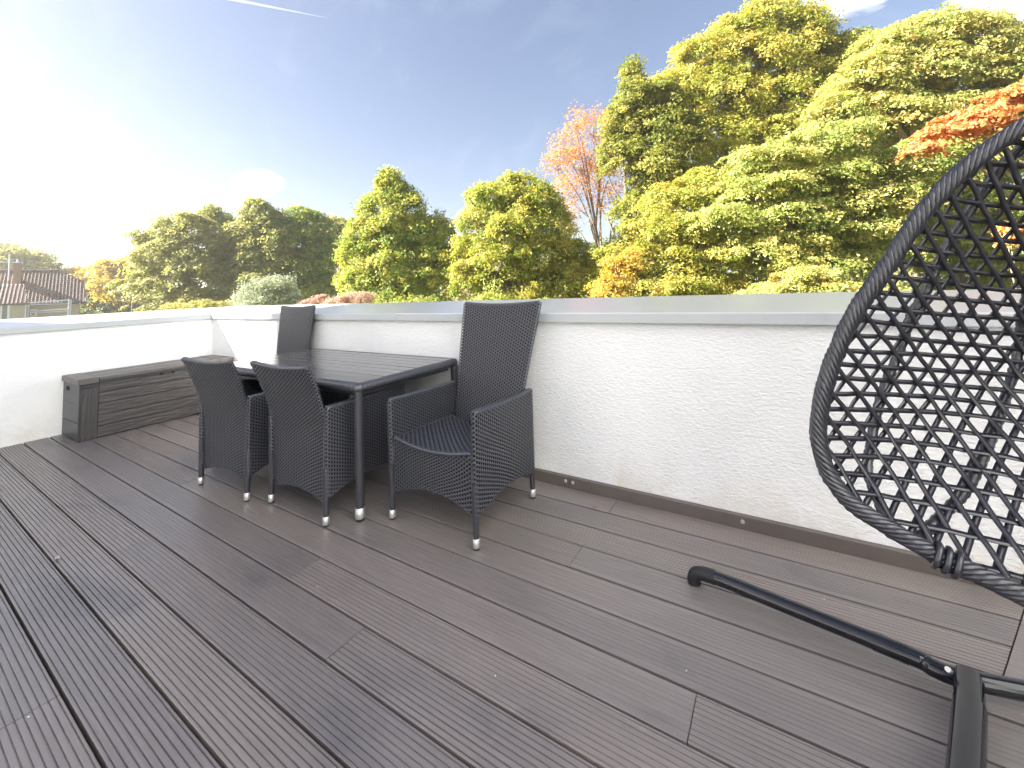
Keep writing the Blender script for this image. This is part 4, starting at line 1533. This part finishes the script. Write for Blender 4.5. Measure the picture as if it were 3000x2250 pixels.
# trees at the far left, behind the house
FAR = 'far trees behind the tiled house'
make_tree('tree', gbase(20, 62), px_blobs([(-30, 770, 90, 60), (40, 775, 55, 55), (105, 785, 45, 48), (150, 805, 40, 30), (0, 830, 140, 50)], 62), 'olive',
          'tall hazy tree rising behind the chimney of the tiled house', group=FAR, n_spray=200, per=28, spray_r=1.2, leaf=0.55, trunk_r=0.4, tri=True)
make_tree('tree', gbase(240, 60), px_blobs([(215, 822, 45, 25), (255, 812, 45, 32), (170, 830, 60, 22), (300, 840, 60, 40), (250, 870, 120, 35)], 64), 'gold',
          'low golden-orange tree just right of the tiled roof', group=FAR, n_spray=200, per=28, spray_r=1.1, leaf=0.5, trunk_r=0.3, tri=True)
make_tree('tree', gbase(295, 56), px_blobs([(295, 872, 48, 44), (315, 905, 70, 45), (350, 890, 52, 52), (275, 925, 40, 35)], 56), 'dark',
          'dark green tree at the right-hand corner of the tiled house', group=FAR, n_spray=260, per=30, spray_r=0.8, leaf=0.36, trunk_r=0.3, tri=True)
make_tree('tree', gbase(350, 52), px_blobs([(330, 810, 50, 45), (380, 800, 55, 40), (420, 800, 50, 40), (355, 850, 75, 40), (440, 850, 60, 50)], 52), 'gold',
          'pale yellow hazy tree behind the wooden mast', group=FAR, n_spray=260, per=30, spray_r=1.0, leaf=0.42, trunk_r=0.3, tint_bias=-0.15, tri=True)

# the group of spreading trees left of the middle
ALD = 'spreading trees beyond the parapet corner'
make_tree('tree', gbase(540, 34), px_blobs([(455, 720, 55, 45), (500, 680, 55, 48), (560, 670, 60, 40), (430, 780, 55, 40), (500, 760, 85, 60), (580, 740, 75, 60), (470, 840, 100, 55), (600, 820, 90, 60), (540, 890, 120, 40)], 34), 'olive',
          'broad pale olive tree, leftmost of the spreading trees beyond the wall', group=ALD, n_spray=520, per=38, spray_r=0.75, leaf=0.26, flat=0.25, droop=0.2, inner=0.4, tint_bias=0.12, tri=True)
make_tree('tree', gbase(660, 37), px_blobs([(625, 650, 45, 38), (660, 690, 55, 50), (690, 740, 60, 60), (640, 790, 70, 60)], 37), 'olive',
          'olive tree behind, between the broad pale tree and the tallest spreading tree', group=ALD, n_spray=260, per=36, spray_r=0.75, leaf=0.27, flat=0.25, inner=0.4, tri=True)
make_tree('tree', gbase(770, 35), px_blobs([(755, 618, 42, 30), (780, 650, 60, 45), (725, 690, 60, 50), (800, 710, 60, 60), (750, 760, 75, 60), (830, 780, 60, 60), (760, 840, 90, 60)], 35), 'olive',
          'tallest of the spreading trees, its round top under the small cloud', group=ALD, n_spray=460, per=38, spray_r=0.75, leaf=0.26, flat=0.25, droop=0.2, inner=0.4, tri=True)
make_tree('tree', gbase(900, 36), px_blobs([(880, 640, 48, 34), (905, 680, 60, 50), (860, 720, 60, 60), (935, 740, 50, 60), (890, 790, 80, 60), (900, 850, 90, 50)], 36), 'green',
          'darker green spreading tree, next to the cone-shaped tree', group=ALD, n_spray=420, per=38, spray_r=0.75, leaf=0.26, flat=0.25, droop=0.2, inner=0.4, tint_bias=-0.12, tri=True)
make_tree('tree', gbase(985, 44), px_blobs([(965, 665, 30, 25), (1000, 690, 50, 45), (960, 730, 60, 60), (1010, 780, 60, 70)], 44), 'olive',
          'pale tree top showing just left of the cone-shaped tree', group=ALD, n_spray=220, per=30, spray_r=0.9, leaf=0.33, inner=0.4, tint_bias=0.2, tri=True)
make_tree('shrub', gbase(790, 24), px_blobs([(760, 860, 55, 35), (815, 850, 50, 40), (790, 900, 100, 40), (720, 890, 50, 30)], 24), 'grey', 'feathery grey-green willow shrub in front of the spreading trees', cat='shrub',
          n_spray=200, per=40, spray_r=0.45, leaf=0.13, flat=0.8, trunk_r=0.1, up=0.3, inner=0.3)
SHR = 'autumn shrubs just beyond the parapet'
make_tree('shrub', gbase(560, 20), px_blobs([(520, 905, 40, 16), (580, 898, 45, 16), (630, 897, 40, 12), (560, 930, 110, 25)], 20), 'olive', 'low golden shrub peeping over the wall left of the far chair', cat='shrub', group=SHR,
          n_spray=120, per=30, spray_r=0.3, leaf=0.09, trunk_r=0.06, inner=0.3, tint_bias=0.35)
make_tree('shrub', gbase(930, 17), px_blobs([(905, 893, 26, 11), (938, 877, 14, 12), (920, 912, 60, 18)], 17), 'pink', 'rose-red shrub peeping over the wall just above the far chair back', cat='shrub', group=SHR,
          n_spray=110, per=30, spray_r=0.25, leaf=0.075, trunk_r=0.05, inner=0.3)
make_tree('shrub', gbase(1010, 16.5), px_blobs([(985, 886, 30, 12), (1022, 880, 36, 15), (1060, 876, 40, 18), (1010, 907, 80, 18)], 16.5), 'pink', 'larger rose-red shrub at the foot of the cone-shaped tree', cat='shrub', group=SHR,
          n_spray=150, per=30, spray_r=0.28, leaf=0.08, trunk_r=0.05, inner=0.3, tint_bias=0.2)

# cone-shaped green tree in the middle
make_tree('tree', gbase(1165, 20), px_blobs([(1140, 530, 30, 32), (1150, 575, 55, 45), (1110, 620, 60, 50), (1185, 625, 65, 55), (1080, 690, 65, 55), (1150, 690, 85, 60), (1225, 690, 70, 55), (1060, 760, 70, 60), (1150, 770, 105, 60),
          (1255, 755, 85, 55), (1290, 690, 40, 60), (1060, 840, 75, 55), (1160, 850, 110, 55), (1270, 830, 95, 60), (1320, 790, 45, 60), (1180, 910, 160, 45)], 20), 'green',
          'bright green cone-shaped tree in the middle of the view', n_spray=1000, per=42, spray_r=0.42, leaf=0.15, trunk_r=0.22, up=0.45, droop=0.0, flat=0.6, tint_bias=0.06)
make_tree('tree', gbase(1375, 30), px_blobs([(1375, 730, 40, 40), (1390, 780, 50, 50), (1360, 830, 60, 50)], 30), 'gold', 'small golden tree in the gap between the cone-shaped and the round tree', n_spray=130, per=32, spray_r=0.7, leaf=0.2, trunk_r=0.15)
# round tree right of it
make_tree('tree', gbase(1535, 18.5), px_blobs([(1520, 555, 70, 40), (1440, 590, 65, 55), (1590, 600, 65, 55), (1520, 620, 90, 60), (1415, 660, 70, 60), (1500, 690, 110, 65), (1620, 670, 75, 65), (1390, 740, 60, 50), (1470, 770, 110, 60),
          (1600, 760, 100, 65), (1380, 820, 70, 55), (1500, 840, 120, 50), (1640, 820, 90, 55), (1520, 900, 170, 45)], 18.5), 'yellowgreen',
          'round yellow-green tree behind the tall wicker chair', n_spray=980, per=42, spray_r=0.40, leaf=0.14, trunk_r=0.24, up=0.55, flat=0.5, tint_bias=-0.10)

# thin orange tree with bare stems
make_tree('tree', gbase(1790, 24), px_blobs([(1690, 370, 45, 60), (1740, 400, 60, 70), (1650, 440, 50, 60), (1800, 400, 60, 70), (1630, 500, 45, 60), (1700, 500, 70, 60), (1780, 500, 70, 60), (1680, 580, 70, 60), (1800, 590, 60, 50), (1650, 640, 60, 40)], 24), 'orange',
          'thin orange-leaved tree with bare pale stems showing the sky', n_spray=300, per=14, spray_r=0.55, leaf=0.14, trunk_r=0.12, flat=0.8, up=0.2, inner=0.15, nlimb=10, twigs=200)
bare = empty('bare_tree', gbase(1845, 22.5))
tag(bare, 'bare double tree stem standing against the sky beside the orange tree', 'tree')
bo_ = np.array(bare.location)
for dx in (0, 1):
    mb = MB()
    pth = catmull([at(1838 + 22 * dx, 900, 22.5) - bo_, at(1830 + 24 * dx, 690, 22.5) - bo_, at(1834 + 20 * dx, 560, 22.5) - bo_, at(1822 + 40 * dx, 450, 22.5) - bo_], 6)
    low = np.array([pth[0][0], pth[0][1], -0.1])
    pth = [low] + pth
    mb.tube(pth, [0.16 * (1 - 0.6 * i / (len(pth) - 1)) for i in range(len(pth))], 8)
    mb.build('trunk', MT['wood'], bare)
mb = MB()
for (a, b_, c_) in (((1800, 690), (1775, 630), (1735, 590)), ((1832, 600), (1790, 540), (1760, 440)), ((1850, 560), (1890, 480), (1900, 400)), ((1840, 650), (1870, 600), (1900, 570))):
    pth = catmull([at(*a, 22.6) - bo_, at(*b_, 22.6) - bo_, at(*c_, 22.6) - bo_], 5)
    mb.tube(pth, [0.06 * (1 - 0.7 * i / (len(pth) - 1)) for i in range(len(pth))], 6)
mb.build('limbs', MT['wood'], bare)

# the wood on the right
WD = 'tall trees of the wood on the right'
make_tree('tree', gbase(1930, 21), px_blobs([(1850, 230, 30, 45), (1860, 290, 60, 50), (1930, 310, 80, 60), (1830, 360, 60, 60), (1900, 400, 100, 70), (1990, 420, 90, 80), (1820, 470, 70, 60), (1930, 520, 100, 80),
          (1900, 620, 90, 70), (2000, 560, 90, 80)], 21), 'oak', 'darker green oak-like tree at the left edge of the tall wood', group=WD, n_spray=900, per=42, spray_r=0.5, leaf=0.17, trunk_r=0.3, tint_bias=0.13)
make_tree('tree', gbase(2220, 24), px_blobs([(2250, 60, 90, 50), (2160, 110, 90, 60), (2330, 110, 100, 60), (2060, 190, 90, 70), (2190, 190, 130, 80), (2330, 200, 120, 80), (2440, 190, 90, 70), (2000, 290, 90, 80), (2130, 310, 130, 90),
          (2280, 320, 140, 90), (2420, 310, 120, 90), (2080, 430, 120, 90), (2230, 450, 140, 90), (2380, 450, 130, 90)], 24), 'yellowgreen', 'tallest yellow-green tree of the wood, its top nearest the upper edge of the photo', group=WD,
          n_spray=1500, per=44, spray_r=0.62, leaf=0.19, trunk_r=0.4, up=0.6, tint_bias=-0.02)
make_tree('tree', gbase(2680, 20), px_blobs([(2720, 100, 90, 55), (2600, 150, 90, 55), (2830, 130, 100, 60), (2960, 150, 90, 60), (2540, 240, 110, 60), (2680, 220, 130, 70), (2830, 230, 120, 70), (2990, 250, 120, 80), (2460, 330, 90, 55),
          (2600, 340, 130, 70), (2760, 350, 120, 70), (2920, 370, 120, 80), (3080, 220, 120, 100)], 20), 'maple', 'big maple with layered pale leaves above the egg-shaped chair', group=WD,
          n_spray=1350, per=46, spray_r=0.62, leaf=0.17, trunk_r=0.35, flat=0.22, droop=0.35, up=1.0, tint_bias=0.08)
make_tree('tree', gbase(2330, 16.5), px_blobs([(2250, 480, 120, 45), (2420, 420, 130, 45), (2560, 500, 130, 50), (2200, 560, 120, 45), (2370, 540, 120, 50), (2500, 600, 140, 50), (2130, 650, 110, 45), (2290, 640, 140, 55), (2440, 690, 140, 50),
          (2620, 620, 110, 60), (2230, 730, 140, 50), (2380, 780, 150, 50), (2560, 740, 130, 60), (2320, 860, 200, 45)], 16.5), 'maple', 'nearer maple with flat layered branches just above the wall coping', group=WD,
          n_spray=1400, per=46, spray_r=0.52, leaf=0.14, trunk_r=0.28, flat=0.20, droop=0.35, up=1.05, tint_bias=-0.02, inner=0.35)
make_tree('tree', gbase(2020, 18), px_blobs([(1960, 600, 80, 50), (2060, 560, 90, 55), (1900, 690, 90, 50), (2010, 680, 110, 55), (1830, 760, 100, 50), (1950, 770, 120, 55), (2080, 760, 110, 60), (1760, 830, 90, 45), (1900, 850, 150, 45), (2080, 850, 120, 50)], 18), 'yellowgreen',
          'lower yellow-green tree in front of the wood, above the middle of the coping', group=WD, n_spray=880, per=42, spray_r=0.45, leaf=0.14, trunk_r=0.2, tint_bias=0.0)
make_tree('tree', gbase(2850, 17.5), px_blobs([(2700, 470, 110, 60), (2850, 480, 130, 70), (3000, 480, 120, 80), (2740, 580, 110, 60), (2880, 620, 130, 70), (3020, 640, 110, 80), (2700, 700, 120, 60), (2840, 760, 140, 60), (3000, 780, 130, 70), (2900, 860, 200, 50)], 17.5), 'maple',
          'maple seen through the weave of the egg-shaped chair', group=WD, n_spray=950, per=44, spray_r=0.5, leaf=0.14, trunk_r=0.25, flat=0.22, droop=0.3, up=1.0, inner=0.35, tint_bias=-0.06)
make_tree('tree', gbase(2500, 29), px_blobs([(2480, 420, 140, 90), (2650, 420, 140, 90), (2350, 560, 160, 100), (2550, 560, 160, 100), (2750, 560, 160, 100), (2200, 650, 160, 100), (2450, 720, 180, 100), (2700, 720, 180, 100), (2950, 650, 160, 110), (2050, 760, 160, 90), (1850, 780, 120, 80)], 30), 'dark',
          'shadowy tree deep in the wood behind the maples', group=WD, n_spray=900, per=34, spray_r=0.9, leaf=0.30, trunk_r=0.35, inner=0.3)
make_tree('shrub', gbase(2360, 13.5), px_blobs([(2330, 820, 60, 30), (2400, 815, 60, 28), (2360, 860, 110, 30)], 13.5), 'maple', 'small bright rounded shrub touching the coping below the maples', cat='shrub', n_spray=150, per=36, spray_r=0.28, leaf=0.11, trunk_r=0.06, tint_bias=0.12)
make_tree('shrub', gbase(1830, 15), px_blobs([(1810, 800, 40, 40), (1850, 770, 30, 40), (1790, 850, 70, 35)], 15), 'gold', 'orange-tinged bush below the bare stems', cat='shrub', n_spray=110, per=28, spray_r=0.3, leaf=0.11, trunk_r=0.06)
make_tree('tree', gbase(1720, 19), px_blobs([(1675, 745, 60, 42), (1700, 800, 90, 50), (1800, 790, 70, 45), (1760, 850, 120, 45)], 20), 'green',
          'leafy low tree filling the gap between the round tree and the wood', n_spray=330, per=42, spray_r=0.42, leaf=0.14, trunk_r=0.15, tint_bias=0.05)
# the scarlet sumac spray reaching in from the right
make_tree('sumac', gbase(3050, 12.5), px_blobs([(2960, 290, 80, 26), (2860, 345, 80, 24), (2770, 390, 70, 20), (2700, 430, 40, 14), (2930, 370, 60, 22), (3060, 260, 90, 40)], 12.5), 'red', 'scarlet sumac branches reaching in above the egg-shaped chair', cat='tree',
          n_spray=190, per=34, spray_r=0.30, leaf=0.12, trunk_r=0.10, flat=0.2, droop=0.5, up=1.0, inner=0.3, tri=False)
make_tree('sumac', gbase(2990, 14), px_blobs([(2960, 668, 34, 14), (3000, 700, 40, 16)], 14), 'red', 'lower orange sumac spray glimpsed through the egg-shaped chair', cat='tree',
          n_spray=80, per=30, spray_r=0.28, leaf=0.12, trunk_r=0.06, flat=0.2, droop=0.5, up=1.0, inner=0.3, tint_bias=0.3, tri=False)

# far wood that closes the view between the trees
P_, N_, T_ = [], [], []
for k in range(26):
    ang_ = YAW + R(62) - R(124) * k / 25
    dist = 75 + rng.random() * 25
    c = np.array([-math.sin(ang_) * dist, math.cos(ang_) * dist, GZ])
    hgt = 4.5 + rng.random() * 2.5 if k < 8 else 7.5 + rng.random() * 3
    p, n_, t_, _c = spray_leaves([(c[0], c[1], GZ + hgt * 0.5, 8, 8, hgt * 0.55)], 70, 16, 1.6, 0.8, inner=0.6)
    P_.append(p); N_.append(n_); T_.append(t_)
tag(leaf_mesh('distant_wood', np.concatenate(P_), np.concatenate(N_), 0.9, np.concatenate(T_), LEAF['olive'], None), kind='stuff')

# ------------------------------------------------------------------ clouds and a vapour trail
def cloud(name, px, py, rx, ry, dist, label, density, scale=2.0, lo=0.12, hi=0.36):
    c = at(px, py, dist)
    s = dist / F_PX
    bm_ = MB()
    n, mseg = 16, 24
    V, Fc = [], []
    for j in range(n + 1):
        t = math.pi * j / n
        for i in range(mseg):
            p = 2 * math.pi * i / mseg
            V.append((math.sin(t) * math.cos(p), math.sin(t) * math.sin(p), math.cos(t)))
    for j in range(n):
        for i in range(mseg):
            Fc.append((j * mseg + i, (j + 1) * mseg + i, (j + 1) * mseg + (i + 1) % mseg, j * mseg + (i + 1) % mseg))
    bm_.add(V, Fc, True)
    o = bm_.build(name, mat_volume(name + '_vapour', density, (1, 1, 1), scale, lo, hi))
    o.location = c.tolist(); o.rotation_euler = (0, 0, YAW)
    o.scale = (rx * s, rx * s * 0.6, ry * s)
    return tag(o, label, 'cloud', kind='thing')


cloud('cloud', 754, 540, 82, 45, 900, 'small white cloud floating above the spreading trees', 0.060, 2.6, 0.13, 0.34)
cloud('cloud', 2440, 10, 170, 36, 1000, 'white cloud edge behind the top of the tallest tree', 0.018)
cloud('cloud', 2930, 40, 210, 70, 1000, 'white cloud in the upper corner above the big maple', 0.018)
ta, tb_ = at(560, -25, 1400), at(962, 53, 1500)
mb = MB()
n_ = 14
mb.tube([(tb_ - ta) * k / n_ for k in range(n_ + 1)], [6.0 * (1 - k / n_) ** 0.7 + 0.8 for k in range(n_ + 1)], 10)
m_tr = bpy.data.materials.new('trail_vapour'); m_tr.use_nodes = True
nt_ = m_tr.node_tree; nt_.nodes.clear()
o_n = nt_.nodes.new('ShaderNodeOutputMaterial'); p_n = nt_.nodes.new('ShaderNodeVolumeScatter')
p_n.inputs['Color'].default_value = (1, 1, 1, 1); p_n.inputs['Density'].default_value = 0.030
nt_.links.new(p_n.outputs['Volume'], o_n.inputs['Volume'])
tr_ = mb.build('vapour_trail', m_tr); tr_.location = ta.tolist()
tag(tr_, 'thin white vapour trail crossing the upper sky', 'vapour trail', kind='thing')

# ------------------------------------------------------------------ thin autumn haze over the whole place
hb = MB(); hb.box((-905, -905, GZ - 1.2), (905, 905, 26.0))
m_hz = bpy.data.materials.new('autumn_haze'); m_hz.use_nodes = True
nt_ = m_hz.node_tree; nt_.nodes.clear()
o_n = nt_.nodes.new('ShaderNodeOutputMaterial'); p_n = nt_.nodes.new('ShaderNodeVolumePrincipled')
p_n.inputs['Color'].default_value = (1.0, 0.97, 0.92, 1)
p_n.inputs['Density'].default_value = 0.0011
p_n.inputs['Anisotropy'].default_value = 0.55
nt_.links.new(p_n.outputs['Volume'], o_n.inputs['Volume'])
tag(hb.build('haze', m_hz), kind='stuff')
